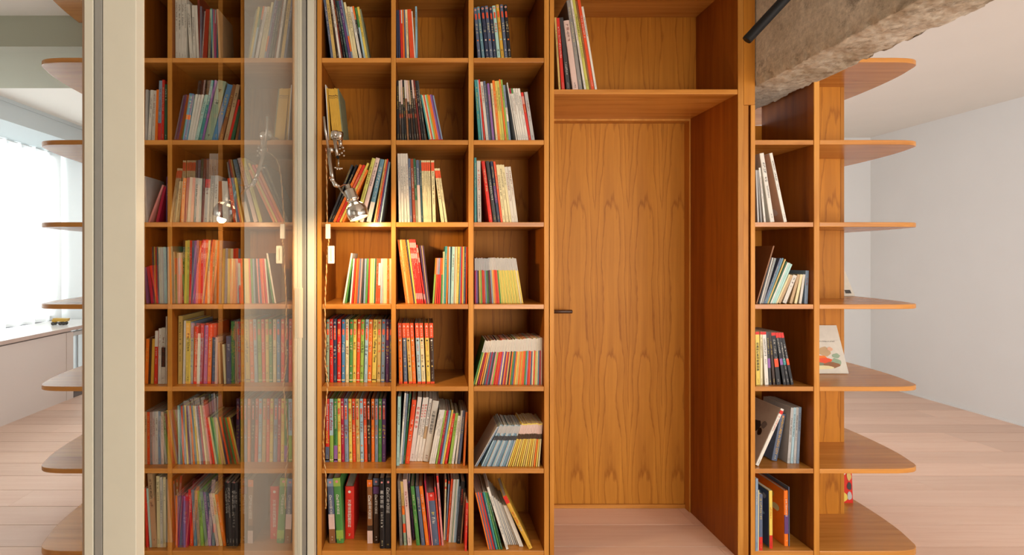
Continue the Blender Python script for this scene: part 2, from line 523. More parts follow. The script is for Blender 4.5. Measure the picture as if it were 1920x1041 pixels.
# curtain: pleated sheer panels
random.seed(5)
def curtain(y0, y1, label):
    n = 90
    m = MB()
    pts = []
    for k in range(n + 1):
        t = k / n
        yy = y0 + (y1 - y0) * t
        xx = -3.815 + 0.028 * math.sin(t * (y1 - y0) * 30 + 1.3 * math.sin(t * 9)) + 0.008 * math.sin(t * 77)
        pts.append((xx, yy))
    i0 = len(m.v)
    zs = [0.672, 1.2, 1.8, 2.38]
    for zi, z in enumerate(zs):
        for (xx, yy) in pts:
            m.v.append((xx * 1 + (0.006 * math.sin(yy * 40 + zi)), yy, z))
    for zi in range(3):
        for k in range(n):
            a = i0 + zi * (n + 1) + k
            m.f.append((a, a + 1, a + n + 2, a + n + 1)); m.sm.append(True)
    root = empty('sheer_curtain', (0, 0, 0))
    tag(root, label, 'curtain')
    m.build('fabric', M['curtain'], root)
    MB().tube([(-3.80, y0, 2.375), (-3.80, y1, 2.375)], 0.006, 8).build('rail', M['white'], root)
curtain(YW0 + 0.02, 1.66, 'white sheer curtain panel hanging above the counter, nearer the glass partition')
curtain(1.70, YB - 0.03, 'white sheer curtain panel above the toy truck on the counter')
# sage downstand beam behind the bookcase on the window side
o = boxo('wall_beam', M['olive'], None, XL, -0.56, 0.42, 1.09, 2.40, ZC); tag(o, kind='structure')
# plaster pier between the bookcase behind the glass and the open bookcase
XG = XF(577)
o = boxo('wall_pier', M['plaster'], None, XF(460), -0.50, -0.012, 0.42, 0, ZC); tag(o, kind='structure')

# rough concrete beam running towards the camera
def beam():
    x0, x1, z0, z1 = 1.436, 1.676, 2.062, ZC
    ys = [-2.25 + 0.01 * k for k in range(int((0.9 + 2.25) / 0.01))]
    prof = []
    nz_ = 40
    for k in range(nz_): prof.append((x0, z1 - (z1 - z0) * k / nz_, -1, 0))
    nx = 28
    for k in range(nx): prof.append((x0 + (x1 - x0) * k / nx, z0, 0, -1))
    for k in range(nz_ + 1): prof.append((x1, z0 + (z1 - z0) * k / nz_, 1, 0))
    m = MB()
    for yy in ys:
        for (x, z, nx_, nz__) in prof:
            q = Vector((x, yy, z))
            dd = noise.fractal(q * 11, 0.8, 2.1, 6) * 0.0045 + noise.fractal(q * 60, 0.6, 2.0, 3) * 0.0028
            dd -= 0.012 * max(0.0, noise.noise(q * 13 + Vector((5, 3, 1))) - 0.42) * 2
            if nx_ and z > z0 + 0.03: dd *= 0.35
            low = noise.noise(q * 2.2) * 0.006
            edge = 0
            if z < z0 + 0.02:
                e = min(abs(x - x0), abs(x - x1))
                edge = max(0, 1 - e / 0.03) * (0.003 + 0.012 * max(0, noise.fractal(q * 30, 0.7, 2, 4)))
            px = x + nx_ * (dd + low) - (edge if abs(x - x1) < 0.03 else -edge if abs(x - x0) < 0.03 else 0)
            pz = z + nz__ * (dd * 1.5 + low) + edge
            px = min(px, 1.684); px = max(px, 1.434)
            m.v.append((px, yy, min(pz, ZC)))
    n = len(prof)
    for k in range(len(ys) - 1):
        for j in range(n - 1):
            m.f.append((k * n + j, k * n + j + 1, (k + 1) * n + j + 1, (k + 1) * n + j)); m.sm.append(True)
    m.f.append(tuple(range(n))); m.sm.append(False)
    e = (len(ys) - 1) * n
    m.f.append(tuple(reversed(range(e, e + n)))); m.sm.append(False)
    o = m.build('concrete_beam', M['concrete'], None)
    tag(o, 'rough exposed concrete beam running over the narrow bookcase column', 'beam')
beam()
# black tube
tb = empty('spotlight_tube', P(1401, 74, 1.7)); tag(tb, 'black round metal tube slanting down beside the concrete beam', 'tube')
A, B_ = P(1399.5, 76, 1.70), P(1470, 0, 1.655)
end = A + (B_ - A) * ((1.434 - A.x) / (B_.x - A.x))
loc = A.copy(); tb.location = loc
MB().tube([A - loc, A + (B_ - A) * 0.02 - loc, end - loc], [0.0142, 0.0156, 0.0156], 20).build('barrel', M['blackmetal'], tb)
MB().lathe(end - loc + Vector((-0.006, 0, 0)), (1, 0, 0), [(0, 0.024), (0.006, 0.026)], 20).build('mount', M['blackmetal'], tb)

# ------------------------------------------------------------------ bookcase
TOPY = [108 + 154.33 * i for i in range(7)]
ZS = [ZF(yv) for yv in TOPY]             # shelf top heights, row 0 (top) .. 6 (bottom board)
ZTOP = ZS[0] + (ZS[0] - ZS[1])           # board above the top row
TH = 0.0205
DEP = 0.36
def up(px0, px1): return XF(px0), XF(px1)

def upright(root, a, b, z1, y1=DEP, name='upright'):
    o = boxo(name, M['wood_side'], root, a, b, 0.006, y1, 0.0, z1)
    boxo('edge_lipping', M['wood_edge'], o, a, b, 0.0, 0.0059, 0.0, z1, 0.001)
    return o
def unit(name, label, uprights, cols, x_lo, x_hi, back=True):
    root = empty(name, ((x_lo + x_hi) / 2, 0, 0)); tag(root, label, 'bookcase', 'bookcase units of the dividing wall')
    ox = (x_lo + x_hi) / 2
    for a, b in uprights:
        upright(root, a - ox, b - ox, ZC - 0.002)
    for a, b in cols:
        for zt in [ZTOP] + ZS:
            th = TH if zt > 0.05 else zt - 0.0005
            boxo('shelf', M['wood_h'], root, a - ox + 0.0004, b - ox - 0.0004, 0.003, DEP, zt - th, zt, 0.0012)
        if back:
            boxo('back_panel', M['wood_back'], root, a - ox, b - ox, DEP, DEP + 0.012, 0, ZC - 0.002)
    return root
U = {k: up(*v) for k, v in dict(U0=(594.5, 603), U1=(733.5, 742), U2=(878.5, 888), U3=(1020.5, 1029.5), DL=(1031, 1039), DR=(1384, 1394.4),
                                N0=(1408, 1416), N1=(1526.5, 1536.5), L0=(249, 258.5), L1=(314, 322)).items()}
unit('bookcase_unit', 'three-column cherry wood bookcase unit packed with books, between glass partition and door',
     [U['U0'], U['U1'], U['U2'], U['U3']], [(U['U0'][1], U['U1'][0]), (U['U1'][1], U['U2'][0]), (U['U2'][1], U['U3'][0])], U['U0'][0], U['U3'][1])
xp = XF(459.8)
left = unit('bookcase_unit', 'cherry wood bookcase unit seen through the glass, with rounded shelves towards the window',
     [U['L0'], U['L1'], (xp - 0.02, xp - 0.0005)], [(U['L0'][1], U['L1'][0]), (U['L1'][1], xp - 0.02)], U['L0'][0], xp)

# rounded end shelves
def rounded_plan(sgn, xin):
    pts = [(2.05, 0.0), (2.10, 0.004), (2.146, 0.017), (2.178, 0.045), (2.193, 0.09), (2.222, 0.173), (2.245, 0.299), (2.256, 0.41), (2.262, 0.50), (2.262, 0.557)]
    back = [(x, 1.114 - yv) for x, yv in reversed(pts[:-1])]
    return [(x, yv) for x, yv in pts + back]
def smooth_poly(pts, it=2):
    for _ in range(it):
        out = [pts[0]]
        for a, b in zip(pts, pts[1:]):
            out += [(0.75 * a[0] + 0.25 * b[0], 0.75 * a[1] + 0.25 * b[1]), (0.25 * a[0] + 0.75 * b[0], 0.25 * a[1] + 0.75 * b[1])]
        out.append(pts[-1]); pts = out
    return pts
def end_shelves(root, sgn, xin, xtip):
    plan = smooth_poly(rounded_plan(1, 0))
    dx = xtip - 2.262
    poly = [(xin, 0.0)] + [(sgn * (x + dx), yv) for x, yv in plan] + [(xin, 1.114)]
    # notch: the shelf starts beside the core panel
    if sgn < 0: poly = list(reversed(poly))
    for zt in [ZTOP] + ZS:
        th = TH if zt > 0.05 else zt - 0.0005
        o = MB().prism([(x - root.location.x, yv) for x, yv in poly], zt - th, zt).build('rounded_shelf', M['wood_h'], root, 0.0025)
# narrow unit on the right
nar = empty('bookcase_unit', (U['N0'][0], 0, 0))
tag(nar, 'narrow cherry wood bookcase unit under the concrete beam, with rounded open end shelves', 'bookcase', 'bookcase units of the dividing wall')
ox = U['N0'][0]
zcut = ZF(197)
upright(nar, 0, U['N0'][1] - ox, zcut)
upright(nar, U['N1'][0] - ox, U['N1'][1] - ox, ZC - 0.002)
for zt in ZS[1:]:
    th = TH if zt > 0.05 else zt - 0.0005
    boxo('shelf', M['wood_h'], nar, U['N0'][1] - ox + 0.0004, U['N1'][0] - ox - 0.0004, 0.003, DEP, zt - th, zt, 0.0012)
boxo('back_panel', M['wood_back'], nar, U['N0'][1] - ox, U['N1'][0] - ox, DEP, DEP + 0.012, 0, 1.977)
# core panel carrying the rounded shelves
xe = XF(1583, 2.635)
zz = [0.0] + [None]
lv = sorted([(zt - (TH if zt > 0.05 else zt), zt) for zt in [ZTOP] + ZS])
prev = 0.0
for lo, hi in lv + [(ZC - 0.002, ZC)]:
    if lo - prev > 0.05:
        boxo('core_panel', M['wood_back'], nar, U['N1'][1] - ox + 0.0005, xe - ox - 0.02, 0.335, 0.36, prev, lo)
        boxo('core_edge', M['wood_v'], nar, xe - ox - 0.0185, xe - ox, 0.335, 0.378, prev, lo, 0.001)
    prev = hi
end_shelves(nar, 1, U['N1'][1] + 0.0004, 2.262)
# left end
lxe = U['L0'][0]
tipL = -(XF(80) - 0.0)
end_shelves(left, -1, lxe - 0.0004, tipL + 0.125)
prev = 0.0
for lo, hi in lv + [(ZC - 0.002, ZC)]:
    if lo - prev > 0.05:
        boxo('core_panel', M['wood_back'], left, lxe - 0.30 - left.location.x, lxe - 0.0005 - left.location.x, 0.335, 0.36, prev, lo)
    prev = hi

# door surround unit
dr = empty('door_surround', ((U['DL'][0] + U['DR'][1]) / 2, 0, 0))
tag(dr, 'deep cherry wood portal around the flush door with one shelf above', 'portal')
ox = dr.location.x
zsh1 = ZF(167.2); zsh0 = ZF(176.3)
YD = 0.463
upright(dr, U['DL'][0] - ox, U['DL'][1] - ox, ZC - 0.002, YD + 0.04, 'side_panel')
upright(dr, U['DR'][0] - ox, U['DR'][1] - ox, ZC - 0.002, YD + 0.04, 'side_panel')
boxo('shelf', M['wood_h'], dr, U['DL'][1] - ox + 0.0003, U['DR'][0] - ox - 0.0003, 0.003, YD + 0.04, zsh0, zsh1, 0.001)
boxo('top_board', M['wood_h'], dr, U['DL'][1] - ox + 0.0003, U['DR'][0] - ox - 0.0003, 0.003, DEP, ZTOP - TH, ZTOP, 0.001)
boxo('back_panel', M['wood_back'], dr, U['DL'][1] - ox, U['DR'][0] - ox, DEP, DEP + 0.012, zsh1, ZC - 0.002)
boxo('filler_strip', M['wood_v'], dr, U['DR'][1] - ox + 0.0005, XF(1404) - ox, 0.002, 0.09, 0, zcut, 0.001)
boxo('groove_strip', M['wood_dark'], dr, XF(1404) - ox, XF(1408) - ox - 0.0003, 0.03, 0.09, 0, zcut)
boxo('fascia', M['wood_v'], dr, U['DR'][1] - ox + 0.0005, XF(1415.5) - ox, -0.001, 0.09, zcut + 0.0008, ZC - 0.002, 0.001)
# door leaf with frame and lever
door = boxo('door_1', M['wood_door'], None, U['DL'][1] + 0.012, 1.350, YD, YD + 0.04, 0.022, 2.0145); tag(door, kind='structure')
fr = MB().box(1.3505, 1.3577, 0.413, YD + 0.04, 0.001, zsh0 - 0.0005)
fr.box(U['DL'][1] + 0.0003, 1.3505, 0.413, YD + 0.04, zsh0 - 0.0105, zsh0 - 0.0005)
fr.box(U['DL'][1] + 0.0003, U['DL'][1] + 0.0115, 0.413, YD + 0.04, 0.001, zsh0 - 0.0105)
fr.build('frame', M['wood_edge'], door)
boxo('threshold', M['wood_h'], door, U['DL'][1] + 0.012, 1.350, YD - 0.008, YD + 0.04, 0.001, 0.021)
hz = ZF(584.5, 2.70)
hd = MB().tube([(0.60, 0.40, hz), (0.742, 0.40, hz), (0.745, 0.40, hz)], [0.0098, 0.0098, 0.008], 14)
hd.tube([(0.605, 0.40, hz), (0.605, YD, hz)], 0.008, 12)
hd.lathe((0.605, YD - 0.006, hz), (0, 1, 0), [(0, 0.022), (0.006, 0.024)], 18)
tag(hd.build('handle', M['wood_dark'], door), 'dark wooden lever handle')

# ------------------------------------------------------------------ glass partition
gp = empty('glass_partition', (-0.53, -1.4, 0)); tag(gp, 'cream framed glass partition with sliding panes standing beside the bookcase', 'partition')
def g(name, mat, x0, x1, d0, d1, z0=0.0, z1=ZC - 0.002, bevel=0.001):
    return boxo(name, mat, gp, x0 + 0.53, x1 + 0.53, d0 - D0 + 1.4, d1 - D0 + 1.4, z0, z1, bevel)
# far jamb against the bookcase
g('jamb', M['cream'], XF(577, 2.26), XF(593.3), 2.25, 2.298)
g('jamb_seal', M['seal'], XF(575, 2.26), XF(577, 2.26) - 0.0003, 2.256, 2.296, bevel=0)
g('jamb_channel', M['alu'], XF(566, 2.24), XF(575, 2.26) - 0.0003, 2.245, 2.286)
g('jamb_channel', M['cream'], XF(558.5, 2.24), XF(566, 2.24) - 0.0003, 2.235, 2.286)
# sliding leaf stile with pull
g('stile', M['creamlt'], XF(552, 2.20), XF(558.5, 2.24) - 0.001, 2.18, 2.234)
pull = g('pull_plate', M['creamlt'], XF(553, 2.17), XF(567, 2.17), 2.163, 2.179, ZF(634, 2.17), ZF(540, 2.17))
# glass leaf of the side, running from the near post to the far stile
XGL = -0.525
g('pane', M['glass'], XGL - 0.003, XGL + 0.003, 0.927, 2.179, 0.02, ZC - 0.02, bevel=0)
g('bottom_track', M['alu'], XGL - 0.012, XGL + 0.012, 0.927, 2.234, 0.001, 0.02)
g('top_track', M['cream'], XGL - 0.014, XGL + 0.014, 0.927, 2.234, ZC - 0.02, ZC - 0.002)
# near corner post
dn = 0.90
g('post', M['cream'], XF(192.5, dn), XF(255, dn), dn, 0.924)
g('post_bead', M['creamlt'], XF(255, dn) - 0.02, XF(255, dn) + 0.0005, 0.9245, 0.9265)
g('post_groove', M['seal'], XF(190.2, dn), XF(192.3, dn), dn + 0.006, 0.922, bevel=0)
g('perforated_strip', M['perf'], XF(175.5, dn), XF(190, dn), dn + 0.002, 0.92)
g('seal', M['seal'], XF(173.6, dn), XF(175.3, dn), dn + 0.004, 0.918, bevel=0)
g('frame_strip', M['cream'], XF(157, dn), XF(173.4, dn), dn + 0.001, 0.92)
g('edge_strip', M['bronze'], XF(151.5, dn), XF(156.8, dn), dn + 0.003, 0.918)
g('pane', M['glass'], -1.6, XF(151.7, dn), dn + 0.007, dn + 0.013, 0.02, ZC - 0.02, bevel=0)

# BOOKS_START
# ------------------------------------------------------------------ books
PAL = dict(white='#ddd8cc', offwhite='#cfc8ba', cream='#dccf9f', sand='#cbab62', gold='#d0a23a', yellow='#dcc257', lime='#c3bf5c', orange='#e8741c',
           redorange='#e04d1f', red='#cf2a1c', crimson='#a8163a', maroon='#6b1d18', pink='#dd8f8b', rose='#d9bcb0', purple='#5d3a6e', violet='#8d5fa0',
           navy='#2f3852', slate='#56627a', bluegrey='#7f93a8', steel='#5f8796', blue='#4f83ab', paleblue='#a3c0c8', lightblue='#86b3c6', teal='#3f8f8c',
           tealdk='#27494f', paleteal='#a9cfc4', green='#4d8a43', darkgreen='#235a3c', moss='#7b7f62', sage='#8ea287', apple='#8fb04a', umber='#3a2516',
           brown='#8a5a34', redbrown='#8c3a1c', tan='#b99a72', charcoal='#3a3a3c', black='#1b1a1c', grey='#8d8a86', lightgrey='#b4b2ae', taupe='#736a60', peach='#d8a585')
CNAME = dict(offwhite='off-white', sand='sand-yellow', redorange='red-orange', bluegrey='blue-grey', tealdk='dark teal', darkgreen='dark green', paleblue='pale blue',
             lightblue='light blue', paleteal='pale teal', moss='moss green', sage='sage green', apple='apple green', umber='dark brown', redbrown='red-brown',
             lightgrey='light grey', steel='steel blue', slate='slate blue', lime='lime yellow', rose='pale rose')
LIN = {k: lin(v) for k, v in PAL.items()}
DARKS = {'navy', 'slate', 'purple', 'tealdk', 'darkgreen', 'umber', 'charcoal', 'black', 'maroon', 'crimson', 'redbrown', 'taupe', 'brown', 'green', 'teal', 'red', 'redorange', 'blue', 'steel', 'orange', 'grey', 'moss', 'violet'}

BOOKS = []      # dicts
def B(comp, x0, x1, xt, yt, col, r=None, **o):
    BOOKS.append(dict(c=comp, x0=x0, x1=x1, xt=xt, yt=yt, col=col, r=r, **o))
def S(comp, x0, x1, xt0, xt1, yt, cols, r=None, yt1=None, **o):
    """a run of len(cols) books between x0..x1 at the base and xt0..xt1 at the top"""
    if isinstance(cols, str): cols = cols.split()
    n = len(cols)
    for k, cname in enumerate(cols):
        a, b = x0 + (x1 - x0) * k / n, x0 + (x1 - x0) * (k + 1) / n
        j = random.uniform(-0.9, 0.9)
        B(comp, a, b, xt0 + (xt1 - xt0) * k / n, (yt if yt1 is None else yt + (yt1 - yt) * k / n) + j, cname, r, **o)
def L(comp, scale, ox, oy, rows, r=None):
    """rows measured in a crop: base x0,x1, top x, top y, colour [, options]"""
    for t in rows:
        o = dict(t[5]) if len(t) > 5 else {}
        rr = o.pop('r', r)
        B(comp, ox + t[0] / scale, ox + t[1] / scale, ox + t[2] / scale, oy + t[3] / scale, t[4], rr, **o)
# --- lamp column
for t in [(618.5, 623.2, 603.6, -4, 'slate'), (623.5, 629.3, 608.4, -6, 'sand'), (629.5, 632.8, 613, -5, 'umber'), (633, 637.2, 616.5, -3, 'white'), (637.4, 640.2, 620.5, -4, 'maroon'),
          (640.4, 643.8, 622, -2, 'black'), (644, 648, 624.3, 1, 'tealdk'), (648.5, 653, 628, 0.5, 'purple'), (653, 656, 632, 0, 'bluegrey', dict(bands=[(0.6, 0.86, 'orange')])),
          (656.5, 660.6, 637.5, 4, 'cream'), (660.7, 665.8, 644, 12, 'cream'), (666, 671, 647, 12.5, 'white'), (671, 674.4, 652, 11.5, 'black', dict(bands=[(0, 0.25, 'orange')])),
          (674.4, 677.9, 657, 14, 'paleblue', dict(bands=[(0, 0.38, 'green')])), (678, 682.3, 661, 12.7, 'yellow'), (682.5, 685.5, 666, 17, 'moss')]:
    B('C1r0', *t[:5], 0.03, **(t[5] if len(t) > 5 else {}))
B('C1r1', 616, 617.6, 609.5, 159, 'white', 0.03); B('C1r1', 618, 620.4, 612, 165, 'gold', 0.03)
S('C1r1', 624.3, 641.4, 615, 631, 166, ['gold'] * 9, 0.03, bands=[(0.13, 0.145, 'umber'), (0.17, 0.18, 'umber')])
B('C1r1', 641.6, 643.6, 631.4, 166, 'moss', 0.03)
for t in [(614.9, 619, 658.6, 308.8, 'charcoal'), (619.2, 623.4, 667.3, 308.8, 'black'), (623.6, 629, 674.7, 308.2, 'orange'), (629.4, 635, 680.8, 308.8, 'red'), (635.6, 639.8, 688.8, 305.5, 'yellow'),
          (640.4, 645, 687, 318, 'orange'), (664, 671.4, 697.6, 296, 'lime', dict(H=1)), (672.6, 680.7, 704.3, 295.4, 'rose', dict(H=1)), (686.8, 695.5, 713, 298, 'steel', dict(H=1, bands=[(0.68, 1.0, 'offwhite')], big='Rawway')),
          (700.3, 703.6, 722, 299, 'sand'), (704.2, 707, 725.2, 298, 'redorange'), (708.2, 710.4, 727.6, 301, 'purple'), (711.7, 714.4, 729.4, 304, 'paleblue')]:
    o = dict(t[5]) if len(t) > 5 else {}
    o.pop('big', None)
    B('C1r2', *t[:5], 0.03, **o)
L('C1r3', 6.123, 600, 410, [(295, 315, 390, 398, 'white'), (318, 335, 396, 465, 'green'), (368, 385, 410, 460, 'white'), (385, 408, 428, 460, 'red'), (408, 425, 443, 460, 'orange'), (425, 442, 458, 460, 'redorange'),
    (442, 462, 474, 460, 'slate'), (462, 478, 492, 460, 'pink'), (478, 500, 506, 460, 'charcoal'), (500, 522, 518, 460, 'bluegrey'), (525, 547, 547, 460, 'green'), (550, 568, 566, 460, 'red'),
    (568, 581, 582, 460, 'yellow'), (581, 594, 594, 460, 'cream'), (594, 607, 607, 460, 'yellow'), (607, 619, 620, 460, 'cream'), (620, 636, 636, 460, 'darkgreen'), (640, 664, 655, 460, 'redorange'),
    (664, 690, 677, 460, 'redorange', dict(bands=[(0.1, 0.6, 'white')])), (690, 706, 700, 460, 'paleblue'), (706, 721, 714, 460, 'lightgrey'), (721, 741, 727, 460, 'cream'), (741, 761, 746, 460, 'cream'),
    (761, 786, 766, 460, 'orange'), (788, 804, 789, 460, 'cream'), (804, 815, 804, 460, 'offwhite')], 0.05)
A5 = dict(H=1, ser='A'); B5 = dict(H=1, ser='B')
L('C1r4', 7.18, 600, 580, [(80, 121, 88, 140, 'sage', A5), (128, 175, 124, 132, 'red', B5), (180, 226, 178, 132, 'navy', B5), (232, 281, 233, 138, 'red', A5), (292, 336, 294, 140, 'blue', A5), (343, 388, 344, 138, 'cream', B5),
    (393, 438, 402, 140, 'green', A5), (440, 485, 450, 138, 'yellow', A5), (490, 533, 507, 140, 'redorange', A5), (537, 584, 555, 140, 'apple', A5), (592, 638, 613, 138, 'paleblue', B5), (640, 692, 660, 140, 'orange', A5),
    (697, 757, 717, 140, 'yellow', dict(H=1, txt=[('r', 0.03, 0.3, 'umber', None), ('r', 0.31, 0.68, 'black', 'Telling the Time')], bands=[(0.95, 0.965, 'umber')])), (764, 814, 778, 140, 'sand', A5),
    (820, 870, 835, 138, 'bluegrey', A5), (882, 930, 888, 138, 'purple', B5), (935, 962, 937, 145, 'slate', A5)], 0.078)
L('C1r5', 7.18, 600, 730, [(75, 126, 75, 130, 'red', dict(H=1, bands=[(0.76, 1.0, 'slate'), (0.955, 0.975, 'cream')], txt=[('r', 0.08, 0.5, 'white', 'Questions and Answers'), ('r', 0.5, 0.7, 'yellow', 'world')])),
    (130, 181, 130, 130, 'apple', dict(H=1, bands=[(0, 0.58, 'paleblue'), (0.955, 0.975, 'cream')], txt=[('r', 0.06, 0.5, 'crimson', 'Picture Atlas')])),
    (188, 238, 184, 130, 'green', dict(H=1, bands=[(0.74, 1.0, 'violet'), (0.955, 0.975, 'cream')], txt=[('r', 0.1, 0.47, 'cream', 'Questions and Answers'), ('r', 0.48, 0.72, 'darkgreen', 'Science')])),
    (240, 284, 233, 128, 'yellow', A5), (288, 331, 275, 128, 'crimson', B5), (335, 387, 320, 128, 'bluegrey', B5), (393, 436, 380, 132, 'yellow', A5), (440, 483, 428, 130, 'redorange', B5), (490, 541, 475, 130, 'sand', B5),
    (545, 590, 532, 130, 'paleblue', A5), (597, 639, 580, 130, 'redorange', B5), (642, 687, 630, 130, 'umber', B5), (693, 735, 690, 132, 'orange', B5), (740, 782, 740, 132, 'bluegrey', B5), (785, 831, 788, 130, 'green', B5), (835, 886, 837, 130, 'purple', B5)], 0.078)
L('C1r6', 6.466, 600, 880, [(115, 190, 85, 115, 'slate', dict(H=1, bands=[(0, 0.12, 'bluegrey'), (0.55, 0.78, 'rose'), (0.78, 1, 'brown')], txt=[('v', 0.25, 0.6, 'white', 'DK古文明大百科')])),
    (195, 285, 150, 105, 'green', dict(H=1, bands=[(0, 0.13, 'apple'), (0.8, 0.93, 'apple')], txt=[('v', 0.25, 0.56, 'white', 'DK动物大百科')])),
    (305, 415, 305, 212, 'red', dict(H=1, r=0.10, txt=[('v', 0.25, 0.78, 'white', '万物运转图解百科')], bands=[])),
    (575, 641, 570, 130, 'brown', dict(H=1, bands=[(0, 0.11, 'orange'), (0.72, 0.8, 'umber'), (0.8, 1, 'rose')], txt=[('v', 0.24, 0.62, 'white', 'DK恐龙大百科')])),
    (648, 721, 645, 110, 'umber', dict(H=1, bands=[(0, 0.11, 'slate'), (0.13, 0.24, 'purple')], txt=[('v', 0.25, 0.55, 'white', 'DK地球大百科')])),
    (725, 786, 720, 115, 'black', dict(H=1, r=0.02, txt=[('v', 0.16, 0.43, 'lightgrey', '星空百科'), ('v', 0.48, 0.7, 'white', None)])),
    (790, 866, 795, 110, 'black', dict(H=1, r=0.02, txt=[('v', 0.13, 0.5, 'lightgrey', 'DK汽车大百科')]))], 0.062)
# --- middle column
for t in [(743.5, 746.5, 743, 19, 'navy'), (746.6, 749.6, 745, 19, 'navy'), (749.7, 752, 747, 18.5, 'red'), (752, 754, 749, 18.5, 'red', dict(bands=[(0, 0.27, 'white')])), (754, 756.6, 751.5, 18, 'orange'), (757.3, 760, 754, 18, 'slate'),
          (760.2, 764.5, 756.5, 18, 'cream'), (764.6, 767.2, 759, 17.5, 'redorange'), (767.3, 769.8, 761.5, 17.3, 'redorange'), (769.9, 772.3, 764, 17.5, 'redorange'), (772.4, 774.4, 766.5, 21, 'white'), (776.4, 779.6, 775.6, 12, 'lightblue', dict(face='R'))]:
    B('C2r0', *t[:5], 0.03, **(t[5] if len(t) > 5 else {}))
S('C2r1', 745, 786, 744, 769.5, 150.6, 'black umber charcoal black brown black umber black umber maroon black charcoal', 0.03)
for k_ in (1, 2, 4, 5, 6, 8): BOOKS[-12 + k_]['bands'] = [(0, 0.3 + 0.05 * (k_ % 4), ('tan', 'offwhite', 'rose')[k_ % 3]), (0.55, 0.62, 'redbrown')]
S('C2r1', 786.4, 811, 769.7, 793.4, 178, 'teal cream redorange paleteal apple orange orange violet purple bluegrey', 0.03, bands=[(0.96, 1, 'red')])
L('C2r2', 7.436, 740, 280, [(58, 91, 40, 60, 'offwhite'), (95, 131, 75, 60, 'offwhite'), (135, 171, 108, 60, 'offwhite'), (175, 209, 142, 60, 'offwhite'), (212, 246, 185, 130, 'slate'), (250, 290, 212, 133, 'redbrown'), (292, 326, 252, 133, 'moss', dict(bands=[(0, 0.65, 'darkgreen')])),
    (330, 370, 297, 150, 'slate', dict(bands=[(0.4, 1, 'rose')])), (372, 396, 345, 155, 'tealdk')] + [(400 + 23.5 * k, 422 + 23.5 * k, 366 + 26 * k, 156, 'cream', dict(bands=[(0.03, 0.17, 'redorange')])) for k in range(5)] +
    [(530, 576, 505, 157, 'cream', dict(bands=[(0.03, 0.17, 'redorange')])), (645, 690, 548, 265, 'cream', dict(bands=[(0.04, 0.18, 'redorange')])), (695, 727, 588, 265, 'cream', dict(bands=[(0.04, 0.18, 'redorange')]))], 0.03)
L('C2r3', 7.71, 740, 440, [(160 + 29 * k, 188 + 29 * k, 40 + 28 * k, 74, 'orange' if k != 1 else 'sand') for k in range(4)] + [(276, 296, 160, 75, 'charcoal'), (296, 317, 180, 76, 'yellow')] +
    [(319 + 24 * k, 342 + 24 * k, 206 + 21 * k, 70 if k < 4 else 150, 'red', dict(bands=[(0.05, 0.13, 'pink'), (0.22, 0.3, 'pink'), (0.84, 0.93, 'pink')])) for k in range(5)] +
    [(441 + 12 * k, 452 + 12 * k, 345 + 13 * k, 160, cc) for k, cc in enumerate(('purple', 'umber', 'tan', 'purple', 'umber'))] +
    [(585 + 24 * k, 608 + 24 * k, 630 + 17 * k, 340, cc, dict(bands=[(0, 0.36, c2)])) for k, (cc, c2) in enumerate((('apple', 'orange'), ('redorange', 'pink'), ('red', 'bluegrey'), ('red', 'redorange'), ('green', 'orange')))] +
    [(708, 723, 726, 248, 'cream'), (730, 762, 757, 170, 'teal'), (765, 787, 787, 176, 'orange'), (790, 812, 802, 176, 'paleblue'), (812, 826, 833, 176, 'tealdk'), (828, 868, 850, 176, 'paleteal'), (872, 888, 893, 176, 'tan'),
     (889, 908, 908, 176, 'cream'), (909, 942, 935, 176, 'yellow'), (944, 962, 961, 176, 'steel'), (966, 987, 984, 176, 'red'), (989, 1008, 1003, 176, 'yellow'), (1010, 1036, 1028, 176, 'slate'), (1037, 1056, 1046, 180, 'redorange')], 0.04)
T5 = dict(H=1, ser='C')
L('C2r4', 7.43, 740, 585, [(60, 112, 45, 157, 'orange', T5), (128, 179, 104, 157, 'slate', T5), (193, 245, 150, 157, 'sand', T5), (250, 300, 212, 157, 'orange', T5), (320, 374, 282, 157, 'paleblue', T5), (378, 433, 340, 157, 'cream', T5), (447, 501, 416, 157, 'yellow', T5), (503, 558, 481, 157, 'umber', T5)], 0.052)
